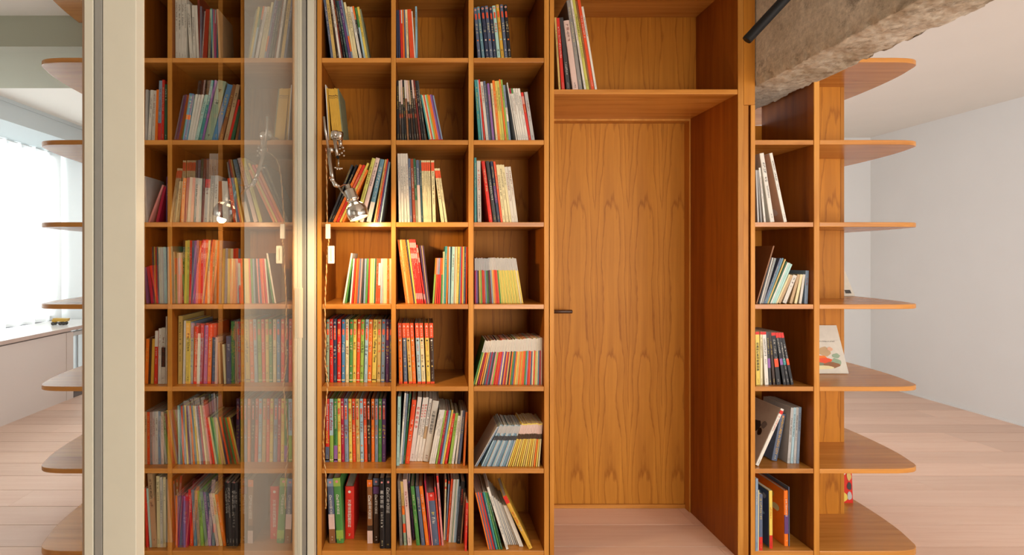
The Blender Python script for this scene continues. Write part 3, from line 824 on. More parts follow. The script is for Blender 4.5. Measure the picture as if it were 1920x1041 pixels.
L('C2r5', 6.94, 740, 730, [(28, 68, 45, 95, 'paleteal', dict(r=0.035)), (75, 99, 140, 50, 'white'), (100, 124, 170, 60, 'bluegrey'), (125, 150, 207, 55, 'darkgreen'),
    (152, 216, 245, 138, 'redorange', dict(H=1, txt=[('v', 0.3, 0.66, 'white', None), ('v', 0.05, 0.11, 'white', None)])),
    (220, 280, 328, 100, 'white', dict(r=0.085, txt=[('v', 0.14, 0.5, 'red', '疯狂的科学')])), (281, 319, 404, 108, 'white', dict(r=0.085, txt=[('v', 0.1, 0.32, 'red', '疯狂的科学'), ('v', 0.33, 0.62, 'black', None)])),
    (320, 360, 440, 105, 'white', dict(r=0.085, txt=[('v', 0.1, 0.32, 'red', '疯狂的科学'), ('v', 0.33, 0.62, 'black', None)])), (361, 401, 490, 122, 'white', dict(r=0.085, bands=[(0.44, 0.64, 'tan')], txt=[('v', 0.06, 0.42, 'charcoal', None)])),
    (402, 497, 535, 145, 'offwhite', dict(H=1, r=0.078, txt=[('v', 0.17, 0.54, 'charcoal', '万物运转的秘密')], bands=[])),
    (500, 525, 636, 268, 'white'), (526, 551, 660, 268, 'white'), (552, 578, 684, 268, 'white'), (581, 605, 703, 276, 'apple'), (606, 634, 724, 276, 'crimson'), (635, 650, 748, 276, 'slate'), (650, 666, 764, 276, 'lightblue'), (667, 692, 792, 270, 'yellow'),
    (695, 731, 806, 315, 'red'), (735, 776, 830, 310, 'apple'), (778, 811, 864, 345, 'white'), (814, 841, 892, 278, 'offwhite'), (845, 881, 915, 275, 'slate'), (915, 941, 950, 300, 'orange', dict(r=0.035))], 0.055)
L('C2r6', 6.675, 740, 885, [(65, 101, 36, 115, 'taupe'), (108, 142, 62, 120, 'sage', dict(bands=[(0, 0.38, 'sand'), (0.38, 0.52, 'orange'), (0.66, 0.8, 'redorange')])), (165, 214, 103, 95, 'rose', dict(txt=[('v', 0.18, 0.45, 'crimson', None)])), (232, 256, 168, 120, 'purple', dict(r=0.09)),
    (272, 319, 198, 180, 'green', dict(H=1)), (335, 382, 256, 180, 'slate', dict(H=1)), (390, 436, 305, 180, 'orange', dict(H=1)), (438, 453, 371, 110, 'crimson'), (455, 470, 388, 260, 'pink'),
    (472, 554, 405, 256, 'slate', dict(H=1, bands=[(0, 0.155, 'red')], txt=[('v', 0.27, 0.44, 'yellow', None), ('v', 0.44, 0.6, 'white', None)])), (556, 577, 492, 190, 'red'), (590, 614, 522, 50, 'pink', dict(bands=[(0, 0.1, 'red')])),
    (616, 634, 637, 95, 'cream', dict(r=0.09, bands=[(0, 0.05, 'redorange'), (0.12, 0.16, 'redorange')])), (636, 653, 680, 115, 'bluegrey', dict(r=0.09, bands=[(0, 0.05, 'redorange')])), (655, 681, 714, 90, 'redorange', dict(r=0.08))] +
    [(683 + 15 * k, 697 + 15 * k, 745 + 13 * k, 95, cc, dict(r=0.07)) for k, cc in enumerate(('white', 'offwhite', 'sage', 'white', 'paleblue'))] +
    [(760, 776, 818, 180, 'bluegrey', dict(r=0.07)), (780, 826, 840, 120, 'black', dict(r=0.06, txt=[('v', 0.12, 0.38, 'redorange', None)])), (830, 846, 880, 260, 'tan', dict(r=0.06)), (884, 911, 903, 390, 'red', dict(r=0.0))], 0.045)
# --- door-side column
for k, (a, b, xt, yt, cc) in enumerate([(135, 190, 57, 135, 'slate'), (210, 262, 112, 118, 'steel'), (278, 342, 180, 110, 'navy'), (350, 410, 253, 100, 'slate'), (418, 470, 330, 120, 'navy'), (482, 541, 385, 98, 'paleteal'), (550, 606, 450, 78, 'gold'), (612, 667, 522, 80, 'slate'), (672, 733, 590, 80, 'black')]):
    L('C3r0', 9.46, 882, 0, [(a, b, xt, yt, cc, dict(H=1, ser='D'))], 0.03)
L('C3r1', 8.0, 882, 140, [(125, 170, 60, 78, 'teal'), (171, 187, 94, 80, 'paleblue'), (188, 212, 104, 72, 'red'), (220, 262, 130, 105, 'offwhite'), (265, 298, 180, 97, 'slate'), (299, 317, 214, 140, 'charcoal'), (318, 350, 235, 130, 'violet'), (351, 369, 268, 150, 'umber'),
    (370, 400, 286, 128, 'cream'), (402, 438, 312, 85, 'orange'), (440, 469, 353, 95, 'yellow'), (470, 506, 381, 92, 'lime'), (509, 535, 411, 70, 'orange'), (536, 563, 436, 75, 'apple'), (575, 606, 483, 155, 'bluegrey', dict(bands=[(0.4, 0.65, 'white')])),
    (690, 704, 545, 120, 'white', dict(face='L', fcol='red')), (716, 742, 578, 205, 'white', dict(bands=[(0, 0.1, 'crimson')])), (743, 769, 606, 205, 'white', dict(bands=[(0, 0.1, 'green')])), (770, 802, 635, 205, 'white'), (804, 836, 670, 205, 'white'), (838, 876, 704, 205, 'white'),
    (879, 916, 755, 265, 'red', dict(bands=[(0.08, 0.24, 'pink')])), (918, 970, 805, 258, 'lightgrey')], 0.03)
L('C3r2', 7.71, 882, 290, [(60, 91, 57, 45, 'teal'), (105, 161, 92, 90, 'offwhite', dict(txt=[('v', 0.14, 0.48, 'redorange', None), ('v', 0.55, 0.9, 'taupe', None)])), (275, 326, 157, 90, 'red', dict(H=1, txt=[('v', 0.13, 0.5, 'cream', None)])), (335, 387, 220, 90, 'charcoal', dict(H=1, txt=[('v', 0.3, 0.64, 'white', None)])),
    (395, 434, 284, 95, 'navy', dict(H=1, bands=[(0.4, 0.68, 'purple')])), (440, 469, 331, 98, 'redorange'), (471, 512, 372, 145, 'cream'), (513, 555, 408, 145, 'cream'), (556, 590, 444, 147, 'cream'), (600, 645, 490, 175, 'offwhite'), (646, 691, 538, 173, 'offwhite')], 0.03)
S('C3r3', 890.2, 967.5, 889.9, 953.4, 484, 'crimson violet umber yellow apple red redorange bluegrey green charcoal maroon bluegrey sand orange red redorange green lime'.split() + ['yellow', 'lime'] * 5 + ['yellow', 'cream', 'yellow'], 0.045, bands=[(0, 0.27, 'lightgrey')])
S('C3r4', 902, 919.5, 924.5, 934.5, 639, 'green yellow crimson orange sand slate', 0.034, bands=[(0, 0.27, 'offwhite')])
S('C3r4', 921, 1012.8, 937, 1013, 638, 'crimson slate charcoal pink apple red redorange red violet cream purple orange crimson sand umber orange green slate orange yellow sand orange gold orange redorange green bluegrey red redorange slate cream redorange lime cream steel crimson rose'.split(), 0.034, yt1=634, bands=[(0, 0.27, 'offwhite')])
S('C3r5', 890.6, 896, 933, 937.4, 800, 'lightgrey bluegrey', 0.025)
S('C3r5', 903, 957, 938.5, 983.5, 797, ('paleblue bluegrey steel lightgrey ' * 4).split(), 0.025, bands=[(0.02, 0.2, 'lightgrey'), (0.26, 0.37, 'charcoal')])
S('C3r5', 958, 1011.4, 984.5, 1016.4, 794, ('yellow gold yellow sand ' * 3).split() + ['orange', 'yellow', 'cream'], 0.025, bands=[(0, 0.03, 'yellow'), (0.03, 0.24, 'rose'), (0.24, 0.36, 'umber')])
S('C3r6', 915.7, 930, 890.8, 904.5, 924, 'orange slate redorange slate red navy', 0.012)
S('C3r6', 930.2, 940, 905, 911.5, 923, 'teal green darkgreen', 0.012)
L('C3r6', 6.675, 882, 885, [(425, 456, 178, 190, 'white', dict(txt=[('v', 0.15, 0.3, 'charcoal', None), ('v', 0.62, 0.76, 'charcoal', None)]))] + [(458 + 18 * k, 475 + 18 * k, 262 + 19 * k, 300 + 22 * k, 'offwhite' if k % 2 else 'lightgrey', dict(r=0.05)) for k in range(6)] +
  [(595 + 20 * k, 612 + 20 * k, 392 + 20 * k, 420, 'white', dict(r=0.035)) for k in range(3)] + [(700, 757, 362, 296, 'gold', dict(H=1, bands=[(0, 0.14, 'red')], txt=[('v', 0.3, 0.52, 'redorange', None), ('v', 0.54, 0.66, 'offwhite', None)]))], 0.012)
# --- shelf above the door
L('DTr0', 6.12, 1030, 0, [(110, 132, 58, 200, 'sand'), (136, 172, 72, 205, 'red', dict(txt=[('r', 0.12, 0.55, 'white', None)])), (186, 231, 101, 200, 'charcoal', dict(txt=[('v', 0.6, 0.78, 'white', None)])), (250, 320, 140, 230, 'rose', dict(H=1, txt=[('v', 0.04, 0.3, 'redbrown', None)])),
    (332, 376, 187, 0, 'grey', dict(H=1, face='L', fcol='taupe')), (377, 400, 213, 0, 'white'), (401, 436, 233, -5, 'lime', dict(H=1)), (437, 458, 270, 10, 'brown'), (462, 496, 296, -8, 'redorange'), (498, 523, 338, 75, 'white')], 0.03)
# --- narrow column
L('NRr2', 6.714, 1400, 270, [(138, 158, 112, 330, 'lightgrey'), (160, 182, 118, 330, 'grey'), (184, 208, 116, 300, 'white'), (300, 358, 163, 112, 'white', dict(H=1)), (470, 509, 285, 112, 'white', dict(face='L', fcol='peach'))], 0.02)
L('NRr3', 7.18, 1400, 440, [(128, 146, 360, 150, 'brown', dict(face='L', fcol='offwhite')), (148, 166, 318, 308, 'charcoal'), (167, 180, 336, 310, 'white'), (181, 214, 358, 315, 'grey', dict(txt=[('r', 0.03, 0.28, 'paleteal', None)])), (216, 243, 440, 318, 'slate'), (244, 268, 470, 316, 'steel'), (269, 290, 506, 330, 'sand'), (292, 310, 528, 362, 'darkgreen'),
    (311, 332, 546, 375, 'white'), (334, 362, 566, 380, 'paleteal'), (364, 392, 592, 395, 'paleteal'), (396, 420, 574, 535, 'cream'), (422, 462, 596, 540, 'tan'), (466, 522, 618, 540, 'offwhite'), (526, 566, 638, 536, 'tan'), (568, 604, 652, 535, 'cream'), (606, 640, 662, 535, 'offwhite'), (646, 690, 664, 485, 'bluegrey')], 0.03)
RT = [(0, 0.055, 'red')]
L('NRr4', 8.33, 1400, 600, [(150, 213, 136, 185, 'yellow', dict(bands=RT, txt=[('v', 0.2, 0.74, 'black', '乐高科技系列搭建指南')])), (215, 251, 210, 185, 'cream', dict(bands=RT)), (285, 343, 244, 185, 'white', dict(bands=RT)), (345, 387, 298, 188, 'charcoal', dict(bands=[(0.5, 0.68, 'violet')])),
    (402, 440, 332, 190, 'umber'), (465, 531, 376, 195, 'black', dict(bands=[(0, 0.06, 'red'), (0.5, 0.66, 'redorange')])), (556, 602, 425, 195, 'black', dict(bands=[(0, 0.1, 'red'), (0.5, 0.62, 'violet')])), (608, 650, 466, 195, 'black', dict(bands=[(0, 0.1, 'red'), (0.5, 0.62, 'teal')])), (654, 696, 492, 197, 'black', dict(bands=[(0, 0.1, 'red'), (0.5, 0.62, 'redorange')]))], 0.03)
L('NRr5', 6.507, 1400, 725, [(104, 150, 422, 268, 'white', dict(H=1, face='L', fcol='offwhite', bands=[(0.03, 0.09, 'red')], txt=[('v', 0.12, 0.4, 'redorange', None)], r=0.03)), (305, 376, 420, 330, 'slate', dict(H=1, txt=[('r', 0.03, 0.86, 'gold', 'ADVENTURES IN LEGO CITY')], r=0.085)),
    (440, 474, 486, 258, 'lightgrey'), (476, 508, 516, 256, 'paleblue'), (510, 542, 545, 254, 'lightgrey'), (544, 577, 574, 252, 'bluegrey')], 0.06)
L('NRr6', 6.67, 1400, 885, [(108, 140, 110, 85, 'bluegrey', dict(r=0.0, txt=[('v', 0.14, 0.36, 'white', None)])), (142, 152, 146, 230, 'cream', dict(r=0.005)), (153, 198, 154, 280, 'slate', dict(r=0.005, bands=[(0.76, 1, 'red')], txt=[('v', 0.05, 0.45, 'yellow', None)])),
    (286, 326, 281, 236, 'yellow', dict(face='L', fcol='slate', bands=[(0.77, 1, 'red')], txt=[('v', 0.28, 0.48, 'redorange', None)])), (475, 525, 470, 236, 'orange', dict(H=1, face='L', fcol='orange', r=0.04, bands=[(0.44, 0.78, 'purple')])), (527, 537, 524, 190, 'slate', dict(r=0.04))], 0.02)
# --- behind the glass
for t in [(324.6, 330, 324.2, -8, 'white'), (330.5, 336, 330, -5, 'white'), (336.5, 342, 337, -3, 'white'), (342.5, 347, 343, -4, 'white'), (350, 356, 344, 8, 'white'), (358.5, 364, 356, 10, 'white'), (366, 371, 362, 10, 'white'), (373, 377, 369, -10, 'maroon', dict(face='R', fcol='blue')),
          (398, 402, 394, 16, 'teal'), (402.4, 406, 398, 17, 'purple'), (406.4, 410, 402, 17, 'tealdk'), (410.4, 414, 406, 17, 'tan')]:
    B('L2r0', *t[:5], 0.03, **(t[5] if len(t) > 5 else {}))
L('L1r1', 2.975, 250, 0, [(64, 78, 68, 500, 'lightgrey'), (80, 96, 96, 502, 'white'), (98, 116, 108, 505, 'offwhite'), (118, 132, 128, 500, 'orange'), (134, 152, 142, 450, 'bluegrey', dict(bands=[(0.7, 1, 'red')])), (154, 168, 160, 446, 'red'), (170, 186, 172, 470, 'darkgreen')], 0.03)
L('L2r1', 2.975, 250, 0, [(290, 318, 328, 520, 'blue', dict(bands=[(0.45, 0.55, 'orange')])), (320, 334, 366, 525, 'white'), (335, 349, 384, 527, 'white'), (350, 362, 402, 527, 'white'), (364, 382, 424, 527, 'paleteal'), (384, 400, 456, 447, 'teal'), (401, 412, 476, 447, 'violet'), (414, 462, 496, 445, 'sage', dict(H=1)),
    (466, 498, 556, 468, 'blue'), (500, 520, 580, 470, 'brown'), (522, 544, 594, 470, 'tan'), (546, 560, 604, 555, 'red'), (562, 580, 610, 590, 'darkgreen'), (584, 598, 614, 630, 'brown'), (600, 612, 616, 690, 'slate')], 0.03)
L('L1r2', 2.975, 250, 350, [(66, 78, 58, -60, 'white'), (80, 92, 68, -55, 'lightgrey'), (100, 112, 180, -10, 'pink'), (140, 156, 184, 0, 'crimson'), (160, 186, 162, -56, 'purple')], 0.03)
L('L2r2', 2.975, 250, 350, [(218, 240, 240, -30, 'tan'), (242, 262, 262, -48, 'orange'), (264, 282, 284, -50, 'crimson'), (284, 300, 300, -52, 'rose'), (302, 318, 316, -50, 'pink'), (320, 340, 330, -48, 'offwhite'), (342, 360, 350, -46, 'white'), (364, 378, 374, -45, 'charcoal'), (382, 410, 396, -42, 'offwhite', dict(bands=[(0.0, 0.2, 'red')])),
    (414, 438, 430, -62, 'grey'), (440, 462, 452, -62, 'lightgrey'), (470, 488, 472, -30, 'redbrown'), (496, 512, 490, -32, 'white'), (514, 530, 508, -30, 'white'), (560, 580, 524, -48, 'redorange'), (584, 600, 546, -50, 'steel'), (602, 616, 568, -50, 'yellow')], 0.03)
L('L1r3', 2.975, 250, 350, [(72, 86, 60, 450, 'purple'), (88, 104, 62, 445, 'crimson'), (108, 122, 66, 440, 'red')] + [(126 + 15 * k, 140 + 15 * k, 122 + 15 * k, 340, 'bluegrey') for k in range(4)], 0.04)
S('L2r3', 322.8, 334, 324, 335, 474, 'tan rose tan', 0.04); S('L2r3', 336, 414.5, 338, 416, 451, 'umber yellow lime red slate violet pink orange red pink orange cream redorange brown tan orange grey'.split(), 0.04)
S('L2r3', 415.5, 457, 418, 458.4, 466, 'sand lightgrey sand cream red redorange steel cream'.split(), 0.04)
L('L1r4', 2.975, 250, 350, [(64, 82, 72, 850, 'orange'), (84, 96, 92, 840, 'umber'), (97, 112, 106, 850, 'gold'), (116, 134, 122, 805, 'red', dict(bands=[(0.0, 0.3, 'white')])), (138, 154, 142, 792, 'white'), (155, 178, 158, 788, 'offwhite', dict(bands=[(0.35, 0.7, 'black')])), (180, 188, 181, 725, 'white')], 0.05)
L('L2r4', 2.975, 250, 350, [(250, 272, 252, 722, 'sand'), (276, 288, 282, 748, 'white'), (289, 316, 291, 750, 'yellow'), (318, 332, 318, 755, 'bluegrey'), (334, 352, 342, 780, 'red'), (354, 370, 360, 820, 'white'), (372, 390, 378, 770, 'crimson'), (392, 412, 398, 775, 'violet'), (414, 434, 420, 770, 'redorange'), (436, 452, 440, 840, 'navy'), (454, 468, 458, 842, 'rose'),
    (472, 484, 466, 870, 'tan'), (486, 498, 478, 875, 'umber'), (500, 512, 490, 880, 'cream'), (520, 546, 518, 835, 'slate'), (548, 566, 546, 752, 'green'), (568, 586, 566, 752, 'tan'), (588, 612, 586, 752, 'red')], 0.05)
S('L1r5', 270.5, 312.5, 270, 312, 772, 'tan redorange grey lightgrey offwhite bluegrey rose moss'.split(), 0.05)
S('L2r5', 325, 390, 323, 376, 761, 'paleteal steel redorange bluegrey yellow purple lightgrey orange steel yellow white slate crimson cream tan pink'.split(), 0.05)
S('L2r5', 392, 455, 378, 434, 783, 'red cream green apple tan sand navy redorange darkgreen redbrown green orange yellow umber'.split(), 0.05)
L('L1r6', 3.053, 250, 700, [(72, 84, 62, 660, 'red'), (86, 98, 66, 660, 'paleteal'), (100, 130, 72, 575, 'tan'), (134, 152, 128, 590, 'cream'), (154, 170, 150, 595, 'offwhite'), (172, 188, 170, 595, 'cream')], 0.03)
S('L2r6', 323.5, 350, 322.6, 350, 930, 'orange purple slate purple violet crimson'.split(), 0.03)
S('L2r6', 352, 418, 348, 400, 918, 'red steel tan apple sage violet slate rose cream orange'.split(), 0.04, yt1=928)
S('L2r6', 422, 455, 418, 455, 905, 'black charcoal black charcoal umber'.split(), 0.04)
# --- books on the rounded shelves (standing behind the core panel)

COMP = {'C1': (U['U0'][1], U['U1'][0]), 'C2': (U['U1'][1], U['U2'][0]), 'C3': (U['U2'][1], U['U3'][0]), 'DT': (U['DL'][1], U['DR'][0]), 'NR': (U['N0'][1], U['N1'][0]), 'L1': (U['L0'][1], U['L1'][0]), 'L2': (U['L1'][1], xp - 0.02)}
def prep():
    comps = {}
    for b in BOOKS:
        comps.setdefault(b['c'], []).append(b)
    for key, bs in comps.items():
        row = int(key[3])
        zb = zsh1 if key[:2] == 'DT' else ZS[row]
        lo, hi = COMP[key[:2]]
        lo += 0.0012; hi -= 0.0012
        ztop_lim = (ZTOP if row == 0 else ZS[row - 1]) - TH - 0.006
        for b in bs:
            r = b['r'] if b['r'] is not None else 0.03
            b['r'] = r
            d = D0 + r
            b['X0'], b['X1'] = XF(b['x0'], d), XF(b['x1'], d)
            H = min(ZF(b['yt'], d), ztop_lim) - zb
            tn = (XF(b['xt'], d) - b['X0']) / (ZF(b['yt'], d) - zb)
            b['tan'] = max(-0.62, min(0.62, tn)); b['H'] = b.get('H', 0); b['VH'] = H; b['zb'] = zb
        bs.sort(key=lambda q: q['X0'] + q['X1'])
        W = [q['X1'] - q['X0'] for q in bs]
        X0 = [q['X0'] for q in bs]
        for s in (0.955, 0.93, 0.9, 0.85, 0.8, 0.75, 0.7, 0.65, 0.6, 0.55, 0.5):
            xs = []
            for k, q in enumerate(bs):
                x = X0[k]
                # stay right of the left wall at base and top
                x = max(x, lo - min(0, q['tan'] * q['VH']))
                if k:
                    pq = bs[k - 1]
                    hh = min(q['VH'], pq['VH'])
                    need = max(0, (pq['tan'] - q['tan']) * hh)
                    x = max(x, xs[-1] + W[k - 1] * s + need + 0.0003)
                xs.append(x)
            # push back from the right wall
            lim = None
            ok = True
            for k in range(len(bs) - 1, -1, -1):
                q = bs[k]
                mx = hi - max(0, q['tan'] * q['VH']) - W[k] * s
                if k < len(bs) - 1:
                    nq = bs[k + 1]
                    hh = min(q['VH'], nq['VH'])
                    mx = min(mx, xs[k + 1] - W[k] * s - max(0, (q['tan'] - nq['tan']) * hh) - 0.0003)
                xs[k] = min(xs[k], mx)
            for k, q in enumerate(bs):
                if xs[k] < lo - min(0, q['tan'] * q['VH']) - 0.0005: ok = False
            if ok: break
        if not ok: print('TIGHT', key)
        for k, q in enumerate(bs):
            q['X0'] = xs[k]; q['X1'] = xs[k] + W[k] * s; q['idx'] = k; q['n'] = len(bs)
    return comps
COMPS = prep()

ORD = ['first', 'second', 'third', 'fourth', 'fifth', 'sixth', 'seventh', 'eighth', 'ninth', 'tenth', 'eleventh', 'twelfth'] + ['%dth' % k for k in range(13, 21)] + ['21st', '22nd', '23rd'] + ['%dth' % k for k in range(24, 31)] + ['31st', '32nd', '33rd'] + ['%dth' % k for k in range(34, 61)]
COLNAME = {'C1': 'the lamp column', 'C2': 'the middle column', 'C3': 'the column beside the door', 'NR': 'the narrow column', 'L1': 'the glazed slim column', 'L2': 'the glazed wide column'}
SIDE = {'C1': 'glass side', 'C2': 'lamp side', 'C3': 'lamp side', 'DT': 'bookcase side', 'NR': 'door side', 'L1': 'window side', 'L2': 'window side'}
ROWN = ['top', 'second', 'third', 'fourth', 'fifth', 'sixth', 'bottom']

# --- lettering
GLY = {}
def glyphs(text):
    """(mesh verts, faces, width, height) of a line of text, cached"""
    if text in GLY: return GLY[text]
    cu = bpy.data.curves.new('t', 'FONT')
    cu.body = text; cu.resolution_u = 2; cu.size = 1.0; cu.offset = 0.012
    ob = bpy.data.objects.new('t', cu)
    COL.objects.link(ob)
    dg = bpy.context.evaluated_depsgraph_get()
    me = ob.evaluated_get(dg).to_mesh()
    vs_ = [tuple(v.co) for v in me.vertices]
    fs_ = [tuple(p.vertices) for p in me.polygons]
    ob.evaluated_get(dg).to_mesh_clear()
    bpy.data.objects.remove(ob); bpy.data.curves.remove(cu)
    if vs_:
        x0 = min(v[0] for v in vs_); x1 = max(v[0] for v in vs_); y0 = min(v[1] for v in vs_); y1 = max(v[1] for v in vs_)
    else:
        x0, x1, y0, y1 = 0, 1, 0, 1
    GLY[text] = ([((v[0] - x0), (v[1] - y0)) for v in vs_], fs_, x1 - x0, y1 - y0)
    return GLY[text]
def put_text(m, mode, text, xc, z0, z1, wmax, yy):
    """z0 top, z1 bottom of the field; mode v stacks characters, r turns the line a quarter"""
    def emit(g, fn):
        i = len(m.v)
        m.v += [fn(v) for v in g[0]]
        for f in g[1]:
            m.f.append(tuple(i + k for k in f)); m.sm.append(False)
    if mode == 'v':
        n = len(text)
        ch = (z0 - z1) / n
        s = min(ch * 0.92, wmax)
        for k, t in enumerate(text):
            g = glyphs(t)
            sc_ = s / max(g[2], g[3], 0.6)
            cz = z0 - ch * (k + 0.5)
            emit(g, lambda v, g=g, sc_=sc_, cz=cz: (xc + (v[0] - g[2] / 2) * sc_, yy, cz + (v[1] - g[3] / 2) * sc_))
    else:
        g = glyphs(text)
        sc_ = min(wmax / g[3], (z0 - z1) / g[2])
        sx = (z0 - z1) / g[2]
        emit(g, lambda v: (xc + (v[1] - g[3] / 2) * sc_, yy, z0 - v[0] * sx))
def put_marks(m, mode, rng, xc, z0, z1, wmax, yy):
    """unreadable small print: stacked strokes"""
    ch = wmax * 1.15
    n = max(1, int((z0 - z1) / ch))
    n = min(n, 26)
    ch = (z0 - z1) / n
    s = min(ch * 0.84, wmax)
    def st(xa, xb, za, zb):
        m.quad((xa, yy, za), (xb, yy, za), (xb, yy, zb), (xa, yy, zb))
    for k in range(n):
        if rng.random() < 0.08: continue
        cz = z0 - ch * (k + 0.5)
        t = s * 0.13
        for q in range(2):
            zz_ = cz + s * (rng.choice((-0.42, -0.15, 0.1, 0.36)))
            st(xc - s * 0.45, xc + s * 0.45 * rng.choice((1, 0.6)), zz_, zz_ + t)
        for q in range(2):
            xx = xc + s * rng.choice((-0.4, -0.1, 0.1, 0.32))
            st(xx, xx + t, cz - s * 0.45, cz + s * 0.45 * rng.choice((1, 0.4)))

def contrast(col, rng):
    if col in DARKS: return rng.choice(['white', 'cream', 'offwhite', 'yellow'])
    return rng.choice(['charcoal', 'umber', 'black', 'redbrown'])

def prof_book(w, dep, hard, arc):
    """plan outlines of cover and page block; x 0..w, y 0..dep"""
    t = min(0.0022 if hard else 0.0006, w * 0.16)
    if arc:
        bul = min(0.003, w * 0.14)
        fr_ = [(w * (0.5 - 0.5 * math.cos(math.pi * k / 6)), bul * (1 - math.sin(math.pi * k / 6))) for k in range(7)]
    else:
        fr_ = [(0, 0), (w, 0)]
    outer = fr_ + [(w, dep), (w - t, dep), (w - t, t + (0.003 if arc else 0)), (t, t + (0.003 if arc else 0)), (t, dep), (0, dep)]
    return outer, t

def book_geo(b, rng):
    a = math.atan(b['tan'])
    hb = b['X1'] - b['X0']
    wd = hb * math.cos(a)
    h = b['VH'] / math.cos(a) - wd * abs(math.sin(a))
    hard = bool(b['H'])
    dep = min(h * rng.uniform(0.72, 0.82), DEP - b['r'] - 0.012)
    if b.get('face'): dep = min(h * 0.95, DEP - b['r'] - 0.02)
    piv = b['X1'] if a > 0 else b['X0']
    sh = -wd if a > 0 else 0.0
    cover, pages, bands, prints = MB(), MB(), [], []
    outer, t = prof_book(wd, dep, hard, hard and wd > 0.010)
    # faces drawn clockwise from above need flipping: build with y mirrored order
    cover.prism([(x + sh, yv) for x, yv in outer], 0, h)
    ins = 0.003 if hard else 0.0006
    pages.box(sh + t + 0.0001, sh + wd - t - 0.0001, t + (0.0035 if hard and wd > 0.010 else 0.0002), dep - ins * 1.4, ins, h - ins)
    yy = -0.0004
    emblems, lay = [], [0.0]
    def pm(c):
        m_ = MB(); prints.append((c, m_)); return m_
    ys = yy - 0.0003
    for (f0, f1, c) in b.get('bands', []):
        m = MB(); m.box(sh + 0.0001, sh + wd - 0.0001, yy, 0.0008 + (0.003 if hard and wd > 0.010 else 0), h * (1 - f1) + 0.0002, h * (1 - f0) - 0.0002)
        bands.append((m, c))
    xc = sh + wd / 2
    col = b['col']
    ser = b.get('ser')
    W_ = wd * 0.66
    def marks(mode, f0, f1, c, wm=W_):
        put_marks(pm(c), mode, rng, xc, h * (1 - f0), h * (1 - f1), wm, ys - 0.0003)
    def disc(f, c, r_):
        m = MB(); emblems.append((m, c)); n = 12
        lay[0] += 0.00005
        i = len(m.v); m.v += [(xc + r_ * math.cos(2 * math.pi * k / n), ys - 0.0002 - lay[0], h * (1 - f) + r_ * math.sin(2 * math.pi * k / n)) for k in range(n)]
        m.f.append(tuple(range(i, i + n))); m.sm.append(False)
    def pill(f0, f1, c, ww):
        m = MB(); emblems.append((m, c)); r_ = ww / 2; z0, z1 = h * (1 - f0) - r_, h * (1 - f1) + r_
        pts = [(xc + r_ * math.cos(math.pi * k / 8), z0 + r_ * math.sin(math.pi * k / 8)) for k in range(9)] + [(xc - r_ * math.cos(math.pi * k / 8), z1 - r_ * math.sin(math.pi * k / 8)) for k in range(9)]
        i = len(m.v); m.v += [(x, ys - 0.0001, z) for x, z in pts]
        m.f.append(tuple(range(i, i + len(pts)))); m.sm.append(False)
    def emblem(f, c):
        m = MB(); emblems.append((m, c)); s = wd * 0.3; z = h * (1 - f)
        m.quad((xc - s, ys - 0.0003, z - s), (xc - s * 0.35, ys - 0.0003, z - s), (xc + s * 0.15, ys - 0.0003, z + s * 0.5), (xc - s * 0.15, ys - 0.0003, z + s * 0.5))
        m.quad((xc + s * 0.35, ys - 0.0003, z - s), (xc + s, ys - 0.0003, z - s), (xc + s * 0.25, ys - 0.0003, z + s * 0.5), (xc - s * 0.05, ys - 0.0003, z + s * 0.4))
        disc(f - s * 0.8 / h, c, s * 0.3)
    dk = col in DARKS
    hot = 'cream' if col in ('red', 'redorange', 'orange') else 'redorange'
    tc_ = b.setdefault('tc', rng.choice(['white', 'cream', 'yellow']) if dk else rng.choice(['orange', 'redbrown', 'charcoal']))
    if ser == 'A':
        disc(0.05, hot, wd * 0.3); pill(0.15, 0.245, 'orange' if hot == 'cream' else 'redorange', wd * 0.6); marks('v', 0.16, 0.235, 'white', wd * 0.3); marks('v', 0.25, 0.29, 'white' if dk else 'charcoal', wd * 0.3)
        marks('v', 0.345, 0.53, tc_, wd * 0.72); disc(0.74, rng.choice(['orange', 'brown', 'white', 'sand']), wd * 0.22); emblem(0.85, 'white' if dk else 'umber'); marks('v', 0.88, 0.935, 'white' if dk else 'umber', wd * 0.26)
        m = MB(); m.box(sh + 0.0001, sh + wd - 0.0001, yy, 0.0038, h * 0.028, h * 0.045); bands.append((m, 'cream'))
    elif ser == 'B':
        emblem(0.055, 'white' if dk else 'umber'); pill(0.1, 0.33, 'redorange' if col not in ('red', 'redorange', 'orange') else 'maroon', wd * 0.5); disc(0.125, 'white', wd * 0.24); marks('v', 0.15, 0.32, 'white', wd * 0.36)
        marks('v', 0.41, 0.575, tc_, wd * 0.74); disc(0.61, rng.choice(['sand', 'white', 'redorange']), wd * 0.2); marks('v', 0.64, 0.72, 'offwhite' if dk else 'taupe', wd * 0.3); marks('v', 0.87, 0.965, 'offwhite' if dk else 'taupe', wd * 0.3)
    elif ser == 'C':
        m = MB(); m.box(sh + 0.0001, sh + wd - 0.0001, yy, 0.0038, h * 0.758, h * 0.9998); bands.append((m, 'redorange'))
        m = MB(); m.box(sh + 0.0001, sh + wd - 0.0001, yy, 0.0038, 0.0002, h * 0.035); bands.append((m, 'redorange'))
        emblem(0.05, 'white'); marks('v', 0.095, 0.22, 'white', wd * 0.36); disc(0.285, 'umber' if not dk else 'white', wd * 0.24); marks('v', 0.31, 0.46, 'redorange' if not dk else 'cream', wd * 0.42)
        marks('v', 0.51, 0.65, 'redbrown' if not dk else 'white', wd * 0.55); disc(0.71, 'charcoal' if not dk else 'sand', wd * 0.22); marks('v', 0.79, 0.92, 'taupe' if not dk else 'offwhite', wd * 0.3)
    elif ser == 'D':
